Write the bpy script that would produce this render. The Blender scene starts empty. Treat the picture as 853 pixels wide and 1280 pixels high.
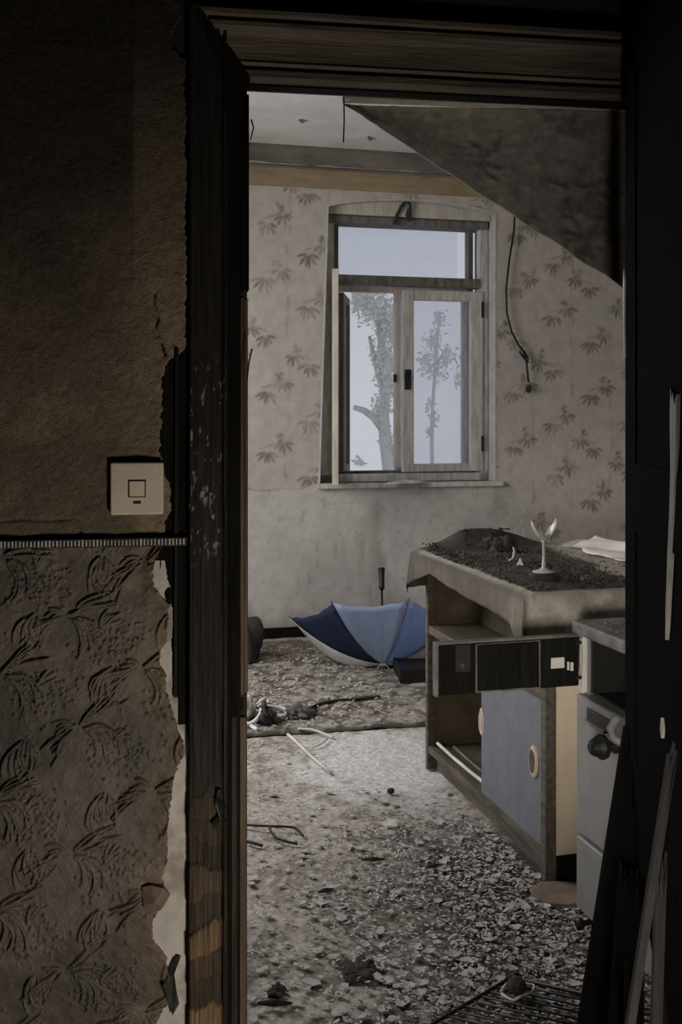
import bpy, bmesh, math, random
import numpy as np
from mathutils import Vector, Matrix

R = math.radians
rnd = random.Random(7)
nrg = np.random.default_rng(11)
scene = bpy.context.scene
COL = scene.collection

# ------------------------------------------------------------------ camera
F_PX, CX, CY, EYE = 1300.0, 426.5, 520.0, 1.30
cam_d = bpy.data.cameras.new('camera')
cam = bpy.data.objects.new('camera', cam_d)
COL.objects.link(cam)
cam.location = (0, 0, EYE)
cam.rotation_euler = (R(90), 0, 0)
cam_d.sensor_fit = 'AUTO'
cam_d.sensor_width = 36.0
cam_d.lens = 36.0 * F_PX / 1280.0
cam_d.shift_y = (CY - 640.0) / 1280.0
cam_d.clip_start = 0.05
scene.camera = cam

# ------------------------------------------------------------------ view, sky, lights
scene.view_settings.view_transform = 'Standard'
scene.view_settings.look = 'None'
scene.view_settings.gamma = 1
scene.view_settings.exposure = 0.0
scene.view_settings.use_curve_mapping = False

world = bpy.data.worlds.new('overcast_sky')
scene.world = world
world.use_nodes = True
wn, wl = world.node_tree.nodes, world.node_tree.links
wn.clear()
w_out = wn.new('ShaderNodeOutputWorld')
w_bg = wn.new('ShaderNodeBackground')
w_tc = wn.new('ShaderNodeTexCoord')
w_sep = wn.new('ShaderNodeSeparateXYZ')
w_rmp = wn.new('ShaderNodeValToRGB')
wl.new(w_tc.outputs['Generated'], w_sep.inputs[0])
wl.new(w_sep.outputs['Z'], w_rmp.inputs[0])
w_rmp.color_ramp.elements[0].position = 0.0
w_rmp.color_ramp.elements[0].color = (0.97, 1.0, 1.09, 1)
w_rmp.color_ramp.elements[1].position = 0.30
w_rmp.color_ramp.elements[1].color = (0.72, 0.755, 0.86, 1)
wl.new(w_rmp.outputs[0], w_bg.inputs[0])
w_bg.inputs[1].default_value = 0.54
wl.new(w_bg.outputs[0], w_out.inputs[0])


def area(name, loc, target, sx, sy, power, color, portal=False):
    d = bpy.data.lights.new(name, 'AREA')
    d.shape = 'RECTANGLE'
    d.size, d.size_y = sx, sy
    d.energy, d.color = power, color
    if portal:
        d.cycles.is_portal = True
    o = bpy.data.objects.new(name, d)
    COL.objects.link(o)
    o.location = loc
    o.rotation_euler = (Vector(target) - Vector(loc)).to_track_quat('-Z', 'Y').to_euler()
    return o


# daylight entering by the far room's second window, in its left wall, out of view
area('daylight_side_window', (-1.66, 4.05, 1.62), (0.4, 4.2, 0.7), 1.5, 1.5, 62.0, (1.0, 0.985, 0.97))
# daylight of the visible window (guides the sky light through the opening)
area('daylight_far_window', (0.40, 6.75, 1.75), (0.30, 5.5, 1.6), 1.2, 1.8, 1.0, (1, 1, 1), portal=True)
# weak warm fill light added low in the near room, right of the photographer
area('low_fill_near_room', (0.40, 0.75, 0.32), (-0.32, 1.90, 0.78), 0.20, 0.20, 9.5, (1.0, 0.89, 0.76))
# narrow fill beam added behind the photographer, reaching through the doorway
rear = area('rear_fill_beam', (-0.45, -1.0, 1.05), (0.60, 2.9, 0.62), 0.3, 0.4, 1.1, (1.0, 0.93, 0.83))
rear.data.spread = R(18)


# ------------------------------------------------------------------ helpers
def srgb(r, g, b):
    return tuple(((c / 255.0) / 12.92 if c <= 10 else ((c / 255.0 + 0.055) / 1.055) ** 2.4) for c in (r, g, b))


def mat(name, c, c2=None, scale=6.0, rough=0.8, bump=0.0, bscale=60.0, attr=False, stretch=(1, 1, 1),
        metal=0.0, spec=0.3, transl=0.0, contrast=(0.35, 0.65), bdist=0.004):
    m = bpy.data.materials.new(name)
    m.use_nodes = True
    n, l = m.node_tree.nodes, m.node_tree.links
    b = n['Principled BSDF']
    b.inputs['Roughness'].default_value = rough
    b.inputs['Metallic'].default_value = metal
    b.inputs['Specular IOR Level'].default_value = spec
    tc = n.new('ShaderNodeTexCoord')
    mp = n.new('ShaderNodeMapping')
    mp.inputs['Scale'].default_value = stretch
    l.new(tc.outputs['Object'], mp.inputs[0])
    nz = n.new('ShaderNodeTexNoise')
    nz.inputs['Scale'].default_value = scale
    nz.inputs['Detail'].default_value = 7
    nz.inputs['Roughness'].default_value = 0.65
    l.new(mp.outputs[0], nz.inputs['Vector'])
    rp = n.new('ShaderNodeValToRGB')
    rp.color_ramp.elements[0].position = contrast[0]
    rp.color_ramp.elements[1].position = contrast[1]
    l.new(nz.outputs['Fac'], rp.inputs[0])
    if attr:
        rp.color_ramp.elements[0].color = tuple(c) + (1,)
        rp.color_ramp.elements[1].color = tuple(c2) + (1,)
        at = n.new('ShaderNodeAttribute')
        at.attribute_name = 'Col'
        mx = n.new('ShaderNodeMix')
        mx.data_type = 'RGBA'
        mx.blend_type = 'MULTIPLY'
        mx.inputs[0].default_value = 1.0
        l.new(at.outputs['Color'], mx.inputs[6])
        l.new(rp.outputs[0], mx.inputs[7])
        colout = mx.outputs[2]
    else:
        c2 = c2 or tuple(x * 0.7 for x in c)
        rp.color_ramp.elements[0].color = tuple(c2) + (1,)
        rp.color_ramp.elements[1].color = tuple(c) + (1,)
        colout = rp.outputs[0]
    l.new(colout, b.inputs['Base Color'])
    if bump > 0:
        n2 = n.new('ShaderNodeTexNoise')
        n2.inputs['Scale'].default_value = bscale
        n2.inputs['Detail'].default_value = 4
        l.new(mp.outputs[0], n2.inputs['Vector'])
        bp = n.new('ShaderNodeBump')
        bp.inputs['Strength'].default_value = bump
        bp.inputs['Distance'].default_value = bdist
        l.new(n2.outputs['Fac'], bp.inputs['Height'])
        l.new(bp.outputs[0], b.inputs['Normal'])
    if transl > 0:
        t = n.new('ShaderNodeBsdfTranslucent')
        l.new(colout, t.inputs[0])
        ms = n.new('ShaderNodeMixShader')
        ms.inputs[0].default_value = transl
        l.new(b.outputs[0], ms.inputs[1])
        l.new(t.outputs[0], ms.inputs[2])
        l.new(ms.outputs[0], n['Material Output'].inputs[0])
    return m


def glass_mat(name, haze, tint=(0.96, 0.97, 1.0)):
    """dusty window glass: mostly clear, part scattered by dirt"""
    m = bpy.data.materials.new(name)
    m.use_nodes = True
    n, l = m.node_tree.nodes, m.node_tree.links
    n.clear()
    out = n.new('ShaderNodeOutputMaterial')
    tr = n.new('ShaderNodeBsdfTransparent')
    tr.inputs[0].default_value = tint + (1,)
    tl = n.new('ShaderNodeBsdfTranslucent')
    tl.inputs[0].default_value = (0.92, 0.93, 0.97, 1)
    gl = n.new('ShaderNodeBsdfGlossy')
    gl.inputs['Roughness'].default_value = 0.05
    nz = n.new('ShaderNodeTexNoise')
    nz.inputs['Scale'].default_value = 5
    nz.inputs['Detail'].default_value = 6
    mr = n.new('ShaderNodeMapRange')
    mr.inputs['From Min'].default_value = 0.3
    mr.inputs['From Max'].default_value = 0.75
    mr.inputs['To Min'].default_value = haze * 0.5
    mr.inputs['To Max'].default_value = haze * 1.5
    l.new(nz.outputs['Fac'], mr.inputs['Value'])
    m1 = n.new('ShaderNodeMixShader')
    l.new(mr.outputs[0], m1.inputs[0])
    l.new(tr.outputs[0], m1.inputs[1])
    l.new(tl.outputs[0], m1.inputs[2])
    m2 = n.new('ShaderNodeMixShader')
    m2.inputs[0].default_value = 0.04
    l.new(m1.outputs[0], m2.inputs[1])
    l.new(gl.outputs[0], m2.inputs[2])
    l.new(m2.outputs[0], out.inputs[0])
    return m


def tag(o, label=None, cat=None, group=None, kind=None):
    if label:
        o['label'] = label
    if cat:
        o['category'] = cat
    if group:
        o['group'] = group
    if kind:
        o['kind'] = kind
    return o


def link(name, data, parent=None, loc=(0, 0, 0), rz=0.0):
    o = bpy.data.objects.new(name, data)
    COL.objects.link(o)
    o.location = loc
    o.rotation_euler = (0, 0, rz)
    if parent:
        o.parent = parent
    return o


def thing(name, label, cat, loc=(0, 0, 0), rz=0.0, group=None):
    return tag(link(name, None, None, loc, rz), label, cat, group)


class MB:
    """collects shapes of ONE part"""
    def __init__(self):
        self.v, self.f = [], []

    def add(self, vs, fs):
        k = len(self.v)
        self.v += [tuple(p) for p in vs]
        self.f += [tuple(i + k for i in f) for f in fs]
        return self

    def box(self, x0, x1, y0, y1, z0, z1, M=None):
        vs = [Vector((x, y, z)) for x in (x0, x1) for y in (y0, y1) for z in (z0, z1)]
        if M is not None:
            vs = [M @ p for p in vs]
        return self.add(vs, [(0, 1, 3, 2), (4, 6, 7, 5), (0, 4, 5, 1), (2, 3, 7, 6), (0, 2, 6, 4), (1, 5, 7, 3)])

    def bar(self, p, q, w, h, up=(0, 0, 1), w2=None, h2=None):
        p, q = Vector(p), Vector(q)
        d = (q - p).normalized()
        s = d.cross(Vector(up))
        if s.length < 1e-4:
            s = d.cross(Vector((1, 0, 0)))
        s.normalize()
        t = s.cross(d)
        w2 = w if w2 is None else w2
        h2 = h if h2 is None else h2
        vs = []
        for c, a, b in ((p, w, h), (q, w2, h2)):
            vs += [c + s * a / 2 + t * b / 2, c - s * a / 2 + t * b / 2, c - s * a / 2 - t * b / 2, c + s * a / 2 - t * b / 2]
        return self.add(vs, [(0, 1, 2, 3), (7, 6, 5, 4), (0, 4, 5, 1), (1, 5, 6, 2), (2, 6, 7, 3), (3, 7, 4, 0)])

    def tube(self, pts, r, n=8, r2=None, rs=None):
        pts = [Vector(p) for p in pts]
        m = len(pts)
        vs, fs = [], []
        prev = None
        for i, p in enumerate(pts):
            d = (pts[min(i + 1, m - 1)] - pts[max(i - 1, 0)]).normalized()
            if prev is None:
                a = d.cross(Vector((0, 0, 1)))
                if a.length < 1e-3:
                    a = d.cross(Vector((1, 0, 0)))
            else:
                a = prev - d * prev.dot(d)
            a.normalize()
            prev = a
            b = d.cross(a)
            rr = rs[i] if rs else (r if r2 is None else r + (r2 - r) * i / max(1, m - 1))
            for k in range(n):
                t = 2 * math.pi * k / n
                vs.append(p + (a * math.cos(t) + b * math.sin(t)) * rr)
        for i in range(m - 1):
            for k in range(n):
                fs.append((i * n + k, i * n + (k + 1) % n, (i + 1) * n + (k + 1) % n, (i + 1) * n + k))
        fs.append(tuple(range(n - 1, -1, -1)))
        fs.append(tuple((m - 1) * n + k for k in range(n)))
        return self.add(vs, fs)

    def lathe(self, prof, n=24, M=None):
        """prof: (radius, z) list, closed at both ends"""
        vs, fs = [], []
        for r, z in prof:
            for k in range(n):
                t = 2 * math.pi * k / n
                p = Vector((r * math.cos(t), r * math.sin(t), z))
                vs.append(M @ p if M is not None else p)
        for i in range(len(prof) - 1):
            for k in range(n):
                fs.append((i * n + k, i * n + (k + 1) % n, (i + 1) * n + (k + 1) % n, (i + 1) * n + k))
        fs.append(tuple(range(n - 1, -1, -1)))
        fs.append(tuple((len(prof) - 1) * n + k for k in range(n)))
        return self.add(vs, fs)

    def prism(self, poly, to3, t0, t1):
        """poly: 2-D outline; to3(a, b, t) gives the point"""
        n = len(poly)
        vs = [to3(a, b, t0) for a, b in poly] + [to3(a, b, t1) for a, b in poly]
        fs = [tuple(range(n - 1, -1, -1)), tuple(range(n, 2 * n))]
        for i in range(n):
            j = (i + 1) % n
            fs.append((i, j, n + j, n + i))
        return self.add(vs, fs)

    def build(self, name, m, parent=None, loc=(0, 0, 0), rz=0.0, smooth=False, bevel=0.0, segs=2):
        me = bpy.data.meshes.new(name)
        me.from_pydata(self.v, [], self.f)
        bm = bmesh.new()
        bm.from_mesh(me)
        bmesh.ops.recalc_face_normals(bm, faces=bm.faces)
        bm.to_mesh(me)
        bm.free()
        if smooth:
            me.polygons.foreach_set('use_smooth', [True] * len(me.polygons))
        me.materials.append(m)
        o = link(name, me, parent, loc, rz)
        if bevel > 0:
            bv = o.modifiers.new('bevel', 'BEVEL')
            bv.width, bv.segments = bevel, segs
            bv.limit_method = 'ANGLE'
        return o


def grid_object(name, P, Ccol, m, parent=None, loc=(0, 0, 0), rz=0.0, keep=None, smooth=True):
    """P: (nv, nu, 3) array of points, Ccol: (nv, nu, 3) colours or None, keep: (nv-1, nu-1) mask of quads"""
    nv, nu = P.shape[:2]
    idx = np.arange(nv * nu).reshape(nv, nu)
    q = np.stack([idx[:-1, :-1], idx[:-1, 1:], idx[1:, 1:], idx[1:, :-1]], -1).reshape(-1, 4)
    if keep is not None:
        q = q[keep.reshape(-1)]
    me = bpy.data.meshes.new(name)
    me.vertices.add(nv * nu)
    me.vertices.foreach_set('co', P.astype(np.float32).reshape(-1))
    me.loops.add(q.size)
    me.loops.foreach_set('vertex_index', q.astype(np.int32).reshape(-1))
    me.polygons.add(len(q))
    me.polygons.foreach_set('loop_start', np.arange(0, q.size, 4, dtype=np.int32))
    me.update(calc_edges=True)
    if smooth:
        me.polygons.foreach_set('use_smooth', np.ones(len(q), dtype=bool))
    if Ccol is not None:
        a = me.color_attributes.new('Col', 'FLOAT_COLOR', 'POINT')
        rgba = np.ones((nv * nu, 4), np.float32)
        rgba[:, :3] = Ccol.reshape(-1, 3)
        a.data.foreach_set('color', rgba.reshape(-1))
    me.materials.append(m)
    return link(name, me, parent, loc, rz)


_T = nrg.random((256, 256))


def vn(x, y, s=0):
    x = np.asarray(x, float) + 17.3 * s
    y = np.asarray(y, float) + 41.7 * s
    ix, iy = np.floor(x).astype(int), np.floor(y).astype(int)
    fx, fy = x - ix, y - iy
    fx, fy = fx * fx * (3 - 2 * fx), fy * fy * (3 - 2 * fy)
    g = lambda a, b: _T[a % 256, b % 256]
    return (g(ix, iy) * (1 - fx) + g(ix + 1, iy) * fx) * (1 - fy) + (g(ix, iy + 1) * (1 - fx) + g(ix + 1, iy + 1) * fx) * fy


def fbm(x, y, s=0, o=4):
    t, a, k = 0, 0.5, 1.0
    for i in range(o):
        t = t + a * vn(x * k, y * k, s + 3 * i)
        a, k = a * 0.5, k * 2.03
    return t / (1 - 0.5 ** o)


def sstep(a, b, x):
    t = np.clip((x - a) / (b - a), 0, 1)
    return t * t * (3 - 2 * t)


def lerp3(A, B, t):
    return A * (1 - t[..., None]) + np.asarray(B) * t[..., None]


class Canvas:
    """height / mask field over a wall rectangle (u, z)"""
    def __init__(self, u0, u1, z0, z1, res):
        self.u0, self.z0, self.res = u0, z0, res
        self.nu, self.nz = int((u1 - u0) / res) + 2, int((z1 - z0) / res) + 2
        self.a = np.zeros((self.nz, self.nu))

    def dab(self, u, z, r, amp, neg=False):
        k = int(r * 2.2 / self.res) + 1
        ci, cj = int((u - self.u0) / self.res), int((z - self.z0) / self.res)
        i0, i1, j0, j1 = max(0, ci - k), min(self.nu, ci + k + 1), max(0, cj - k), min(self.nz, cj + k + 1)
        if i0 >= i1 or j0 >= j1:
            return
        U = self.u0 + np.arange(i0, i1) * self.res - u
        Z = self.z0 + np.arange(j0, j1) * self.res - z
        g = amp * np.exp(-((U[None, :] ** 2 + Z[:, None] ** 2) / (r * r)))
        w = self.a[j0:j1, i0:i1]
        if neg:
            np.minimum(w, -g, out=w)
        else:
            np.maximum(w, g, out=w)

    def stroke(self, pts, r, amp, neg=False, taper=0.35):
        pts = [np.array(p, float) for p in pts]
        tot = sum(np.linalg.norm(pts[i + 1] - pts[i]) for i in range(len(pts) - 1))
        done = 0
        for i in range(len(pts) - 1):
            L = np.linalg.norm(pts[i + 1] - pts[i])
            n = max(2, int(L / (r * 0.55)))
            for k in range(n):
                t = k / n
                p = pts[i] * (1 - t) + pts[i + 1] * t
                s = (done + L * t) / tot
                w = taper + (1 - taper) * math.sin(math.pi * min(1, max(0, s))) ** 0.6
                self.dab(p[0], p[1], r * w, amp, neg)
            done += L

    def at(self, U, Z):
        x = np.clip((U - self.u0) / self.res, 0, self.nu - 1.001)
        y = np.clip((Z - self.z0) / self.res, 0, self.nz - 1.001)
        i, j = x.astype(int), y.astype(int)
        fx, fy = x - i, y - j
        a = self.a
        return (a[j, i] * (1 - fx) + a[j, i + 1] * fx) * (1 - fy) + (a[j + 1, i] * (1 - fx) + a[j + 1, i + 1] * fx) * fy


class Frame:
    """a vertical plane: local x along the wall, local y away from the viewer"""
    def __init__(self, y0, ang):
        self.loc, self.ang = Vector((0, y0, 0)), ang
        self.c, self.s = math.cos(ang), math.sin(ang)

    def px(self, px, py, d=0.0):
        """photo pixel -> local (u, z) on the plane d in front of the wall face"""
        a = (px - CX) / F_PX
        y0 = self.loc.y
        # local y of point = -d : (-s*X + c*(Y-y0)) = -d
        Y = (-d + self.c * y0) / (self.c - self.s * a)
        X = a * Y
        return (self.c * X + self.s * (Y - y0), EYE - (py - CY) / F_PX * Y)

    def u(self, px, d=0.0):
        return self.px(px, CY, d)[0]

    def z(self, px, py, d=0.0):
        return self.px(px, py, d)[1]

    def kw(self):
        return dict(loc=self.loc, rz=self.ang)


def fl(px, py, z=0.0):
    """point at height z seen at a photo pixel"""
    Y = (EYE - z) * F_PX / (py - CY)
    return Vector(((px - CX) / F_PX * Y, Y, z))


def at(px, py, Y):
    return Vector(((px - CX) / F_PX * Y, Y, EYE - (py - CY) / F_PX * Y))


NEAR = Frame(1.90, R(9))       # wall with the doorway
FAR = Frame(6.214, R(14.2))    # window wall of the far room
WALL_T = 0.13
CEIL_FAR, CEIL_NEAR = 2.87, 2.75

# ------------------------------------------------------------------ materials
M = {}
M['paint_attr'] = mat('painted_plaster', (0.88, 0.88, 0.88), (1.08, 1.08, 1.08), 14, 0.9, 0.5, 260, attr=True)
M['brown_attr'] = mat('rough_brown_paint', (0.72, 0.72, 0.72), (1.15, 1.12, 1.1), 90, 0.95, 0.9, 330, attr=True)
M['emboss_attr'] = mat('embossed_paper', (0.7, 0.7, 0.7), (1.15, 1.12, 1.08), 40, 0.6, 0.35, 300, attr=True, spec=0.5)
M['floor_attr'] = mat('littered_floor', (0.68, 0.66, 0.63), (1.25, 1.23, 1.2), 55, 0.85, 0.8, 120, attr=True)
M['rug_attr'] = mat('worn_rug', (0.65, 0.63, 0.6), (1.2, 1.2, 1.2), 60, 0.95, 0.8, 160, attr=True)
M['wood_attr'] = mat('weathered_wood', (0.6, 0.6, 0.6), (1.3, 1.27, 1.22), 9, 0.75, 0.8, 30, attr=True, stretch=(14, 14, 0.7), bdist=0.006)
M['plaster'] = mat('plaster', (0.55, 0.53, 0.50), (0.40, 0.38, 0.355), 8, 0.95, 0.4, 90)
M['plain_ceiling'] = mat('old_ceiling_paint', (0.66, 0.64, 0.62), (0.50, 0.48, 0.455), 2.6, 0.95, 0.3, 80, contrast=(0.3, 0.6))
M['dark_wall'] = mat('dark_bare_wall', (0.035, 0.031, 0.026), (0.02, 0.018, 0.016), 5, 0.95, 0.4, 120)  # one dark colour for the base wall
M['near_dark'] = mat('dim_near_room', (0.06, 0.053, 0.045), (0.04, 0.036, 0.03), 4, 0.95)
M['ochre'] = mat('ochre_band', (0.34, 0.26, 0.16), (0.24, 0.18, 0.11), 5, 0.85, 0.2, 60, stretch=(1, 1, 4))
M['cove'] = mat('shaded_cove', (0.22, 0.195, 0.168), (0.11, 0.096, 0.082), 2.2, 0.9, 0.3, 40, stretch=(1.2, 1, 4))  # shadow in the cove painted in as a darker colour
M['blackwood'] = mat('black_painted_wood', (0.013, 0.012, 0.011), (0.006, 0.0055, 0.005), 8, 0.85, 0.6, 26, stretch=(12, 12, 0.6), spec=0.05)
M['deepblack'] = mat('deep_black_door', (0.0045, 0.004, 0.0038), (0.002, 0.0019, 0.0018), 8, 0.9, 0.4, 26, stretch=(12, 12, 0.6), spec=0.02)  # near-black colour with very little gloss
M['headwood'] = mat('dark_varnished_wood', (0.15, 0.12, 0.09), (0.06, 0.048, 0.037), 6, 0.6, 0.5, 30, stretch=(0.7, 10, 10), spec=0.4)
M['brownwood'] = mat('brown_wood', (0.145, 0.108, 0.07), (0.055, 0.04, 0.026), 5, 0.7, 0.8, 28, stretch=(14, 14, 0.7))
M['palewood'] = mat('pale_raw_wood', (0.30, 0.285, 0.265), (0.17, 0.158, 0.142), 6, 0.8, 0.5, 30, stretch=(10, 10, 0.8))
M['lath'] = mat('grey_brown_lath', (0.0115, 0.0098, 0.0082), (0.005, 0.0043, 0.0037), 6, 0.8, 0.7, 30, stretch=(10, 10, 0.8))
M['winwood'] = mat('window_frame_paint', (0.60, 0.575, 0.54), (0.38, 0.36, 0.335), 7, 0.65, 0.4, 30, stretch=(6, 6, 1))
M['windark'] = mat('weathered_dark_frame', (0.20, 0.185, 0.17), (0.09, 0.083, 0.075), 7, 0.7, 0.5, 30, stretch=(6, 6, 1))
M['wincream'] = mat('cream_frame_paint', (0.58, 0.53, 0.45), (0.42, 0.38, 0.32), 7, 0.65, 0.4, 30, stretch=(6, 6, 1))
M['glass_clear'] = glass_mat('clear_pane', 0.10)
M['glass_dusty'] = glass_mat('dusty_pane', 0.07, (0.985, 0.985, 1.0))
M['iron'] = mat('black_iron', (0.018, 0.017, 0.016), (0.01, 0.0095, 0.009), 20, 0.5, 0.3, 80, metal=0.2, spec=0.5)
M['rust'] = mat('dull_rusty_iron', (0.04, 0.033, 0.028), (0.015, 0.013, 0.012), 30, 0.6, 0.4, 90, metal=0.4)
M['black'] = mat('black_plastic', (0.013, 0.013, 0.013), (0.008, 0.008, 0.008), 12, 0.45, 0.0)
M['switch'] = mat('yellowed_plastic', (0.62, 0.55, 0.45), (0.52, 0.45, 0.36), 14, 0.45, 0.1, 200, spec=0.45)
M['navy'] = mat('navy_fabric', (0.03, 0.045, 0.10), (0.022, 0.034, 0.08), 30, 0.75, 0.3, 400, transl=0.3)
M['skyblue'] = mat('light_blue_fabric', (0.62, 0.69, 0.86), (0.54, 0.62, 0.80), 12, 0.7, 0.3, 300, transl=0.72, stretch=(3, 1, 1))
M['midblue'] = mat('blue_fabric', (0.46, 0.56, 0.80), (0.40, 0.49, 0.73), 12, 0.7, 0.3, 300, transl=0.7, stretch=(3, 1, 1))
M['whitefab'] = mat('white_fabric', (0.72, 0.71, 0.69), (0.6, 0.59, 0.57), 10, 0.8, 0.3, 300, transl=0.3)
M['cream'] = mat('cream_board', (0.60, 0.50, 0.38), (0.47, 0.38, 0.28), 5, 0.7, 0.3, 60, contrast=(0.3, 0.62))
M['carcass'] = mat('brown_carcass', (0.10, 0.075, 0.05), (0.045, 0.034, 0.024), 9, 0.8, 0.4, 60)
M['fibre'] = mat('brown_fibreboard', (0.13, 0.092, 0.052), (0.075, 0.052, 0.03), 30, 0.85, 0.3, 200)
M['edgewood'] = mat('worn_edge_wood', (0.12, 0.099, 0.078), (0.042, 0.035, 0.028), 7, 0.75, 0.6, 40, stretch=(8, 1, 8))
M['bluedoor'] = mat('grey_blue_door', (0.142, 0.150, 0.174), (0.112, 0.12, 0.14), 14, 0.6, 0.25, 300)
M['enamel'] = mat('grey_white_enamel', (0.185, 0.185, 0.183), (0.145, 0.145, 0.143), 12, 0.45, 0.15, 200, spec=0.45)
M['hotplate'] = mat('dirty_metal_plate', (0.19, 0.178, 0.16), (0.06, 0.055, 0.05), 16, 0.6, 0.4, 60, metal=0.2)
M['cloth_attr'] = mat('dirty_oilcloth', (0.7, 0.69, 0.67), (1.15, 1.14, 1.12), 22, 0.7, 0.5, 90, attr=True)
M['ash'] = mat('soot_and_ash', (0.05, 0.043, 0.036), (0.018, 0.016, 0.014), 60, 0.9, 0.5, 120)
M['flake'] = mat('pale_paint_flake', (0.52, 0.50, 0.475), (0.32, 0.30, 0.285), 9, 0.75, 0.2, 80)
M['flake2'] = mat('grey_brown_scrap', (0.20, 0.17, 0.14), (0.10, 0.085, 0.07), 9, 0.85)
M['white'] = mat('dirty_white', (0.70, 0.69, 0.67), (0.52, 0.50, 0.48), 12, 0.6, 0.2, 100)
M['paper'] = mat('old_paper', (0.62, 0.59, 0.55), (0.45, 0.42, 0.38), 8, 0.85, 0.3, 80)
M['rag'] = mat('dark_rag', (0.055, 0.052, 0.05), (0.022, 0.021, 0.02), 16, 0.9, 0.8, 60)
M['greyrag'] = mat('grey_rag', (0.15, 0.145, 0.14), (0.05, 0.048, 0.045), 16, 0.9, 0.8, 60)
M['twig'] = mat('dark_twig', (0.045, 0.036, 0.03), (0.02, 0.017, 0.014), 30, 0.85, 0.6, 90)
M['bark'] = mat('hazy_bark', (0.66, 0.65, 0.64), (0.52, 0.51, 0.50), 6, 0.9)  # bark lightened to carry the outdoor haze
M['leaf'] = mat('hazy_leaves', (0.76, 0.76, 0.74), (0.62, 0.62, 0.61), 2, 0.9, transl=0.5)  # haze and backlight painted in as a pale leaf colour
M['pale_ground'] = mat('pale_ground', (0.85, 0.85, 0.86), (0.75, 0.75, 0.76), 1, 0.95)
M['cup'] = mat('milky_glass', (0.52, 0.515, 0.51), (0.44, 0.435, 0.43), 20, 0.18, 0.0, spec=0.7, transl=0.25)
M['brownplate'] = mat('brown_tile', (0.22, 0.16, 0.12), (0.12, 0.09, 0.07), 12, 0.7, 0.3, 80)

# ------------------------------------------------------------------ near wall with the doorway
OPEN_L, OPEN_R, OPEN_T = NEAR.u(309), 0.70, 1.925
w = MB()
w.box(-1.75, OPEN_L, 0, WALL_T, 0, CEIL_FAR)
w.box(OPEN_R, 1.75, 0, WALL_T, 0, CEIL_FAR)
w.box(OPEN_L, OPEN_R, 0, WALL_T, OPEN_T, CEIL_FAR)
wall_front = w.build('wall_front', M['dark_wall'], **NEAR.kw())
tag(wall_front, 'dark wall with the doorway in the foreground', None, None, 'structure')


def edge_fn(pts):
    """list of (py, px) at the near wall -> function z -> u"""
    q = sorted((NEAR.z(x, y), NEAR.u(x)) for y, x in pts)
    zs, us = np.array([a for a, b in q]), np.array([b for a, b in q])
    return lambda z: np.interp(z, zs, us)


def wall_layer(name, m, uL, edge, z0, z1, res, thick, height, color, jag=0.002, seed=1):
    nz = int((z1 - z0) / res)
    z = np.linspace(z0, z1, nz)
    e = edge(z) + (fbm(z * 160, z * 0, seed, 3) - 0.5) * 2 * jag * 2
    nu = int((float(e.max()) - uL) / res)
    s = np.linspace(0, 1, nu)
    U = uL + (e[:, None] - uL) * s[None, :]
    Z = np.repeat(z[:, None], nu, 1)
    H = thick + height(U, Z, e[:, None] - U)
    C = color(U, Z, e[:, None] - U)
    # rolled rim: two extra columns fall back to the base wall
    U = np.concatenate([U, U[:, -1:] + 0.0012, U[:, -1:] + 0.0012], 1)
    Z = np.concatenate([Z, Z[:, -1:], Z[:, -1:]], 1)
    H = np.concatenate([H, H[:, -1:] * 0.6, H[:, -1:] * 0 - 0.001], 1)
    C = np.concatenate([C, C[:, -1:] * 1.7, C[:, -1:] * 1.5], 1)
    P = np.stack([U, -H, Z], -1)
    return grid_object(name, P, C, m, wall_front)


STRIP_Z = NEAR.z(120, 677)
# --- upper layer: brown rough paint on paper
upper_edge = edge_fn([(-260, 226), (0, 222), (20, 226), (40, 214), (62, 213), (78, 232), (110, 229), (150, 233), (185, 229), (200, 233), (300, 231), (330, 234),
                      (380, 231), (436, 231), (445, 222), (449, 211), (458, 206), (475, 202), (520, 201), (560, 199), (585, 203), (604, 210),
                      (640, 213), (652, 207), (664, 205), (674, 204)])
cracks = Canvas(-0.62, -0.2, 1.0, 2.1, 0.002)
cracks.stroke([NEAR.px(193, 366), NEAR.px(191, 382), NEAR.px(197, 400), NEAR.px(193, 410), NEAR.px(203, 432), NEAR.px(208, 447)], 0.0030, 0.010, True, 0.7)
cracks.stroke([NEAR.px(-10, 652), NEAR.px(30, 648), NEAR.px(60, 650), NEAR.px(92, 648), NEAR.px(98, 657), NEAR.px(103, 668)], 0.0024, 0.006, True, 0.7)
SEAM = NEAR.u(166)


def up_h(U, Z, D):
    h = (fbm(U * 190, Z * 190, 2, 3) - 0.5) * 0.0022 + (fbm(U * 26, Z * 26, 5, 3) - 0.5) * 0.006
    h += 0.0022 * sstep(SEAM - 0.002, SEAM + 0.002, U + 0.004 * (vn(Z * 20, Z * 0, 3) - 0.5)) * sstep(1.50, 1.56, Z)
    h += 0.008 * sstep(0.02, 0.0, D) * (fbm(Z * 40, Z * 0, 9) - 0.35)
    return h + cracks.at(U, Z)


def up_c(U, Z, D):
    base = np.ones(U.shape + (3,)) * np.array((0.235, 0.188, 0.132))
    n = fbm(U * 5, Z * 5, 21, 4)
    base = lerp3(base, (0.135, 0.110, 0.082), sstep(0.35, 0.7, n))
    soot = sstep(1.40, 1.75, Z + 0.30 * (SEAM - U) + 0.16 * (n - 0.5))        # light fall-off painted in: darker upward and to the left
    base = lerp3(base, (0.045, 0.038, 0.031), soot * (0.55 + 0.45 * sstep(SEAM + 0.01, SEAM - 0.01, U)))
    base = lerp3(base, (0.03, 0.026, 0.022), sstep(1.72, 2.0, Z) * 0.9)  # painted shade deepens again near the top
    return base


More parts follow.
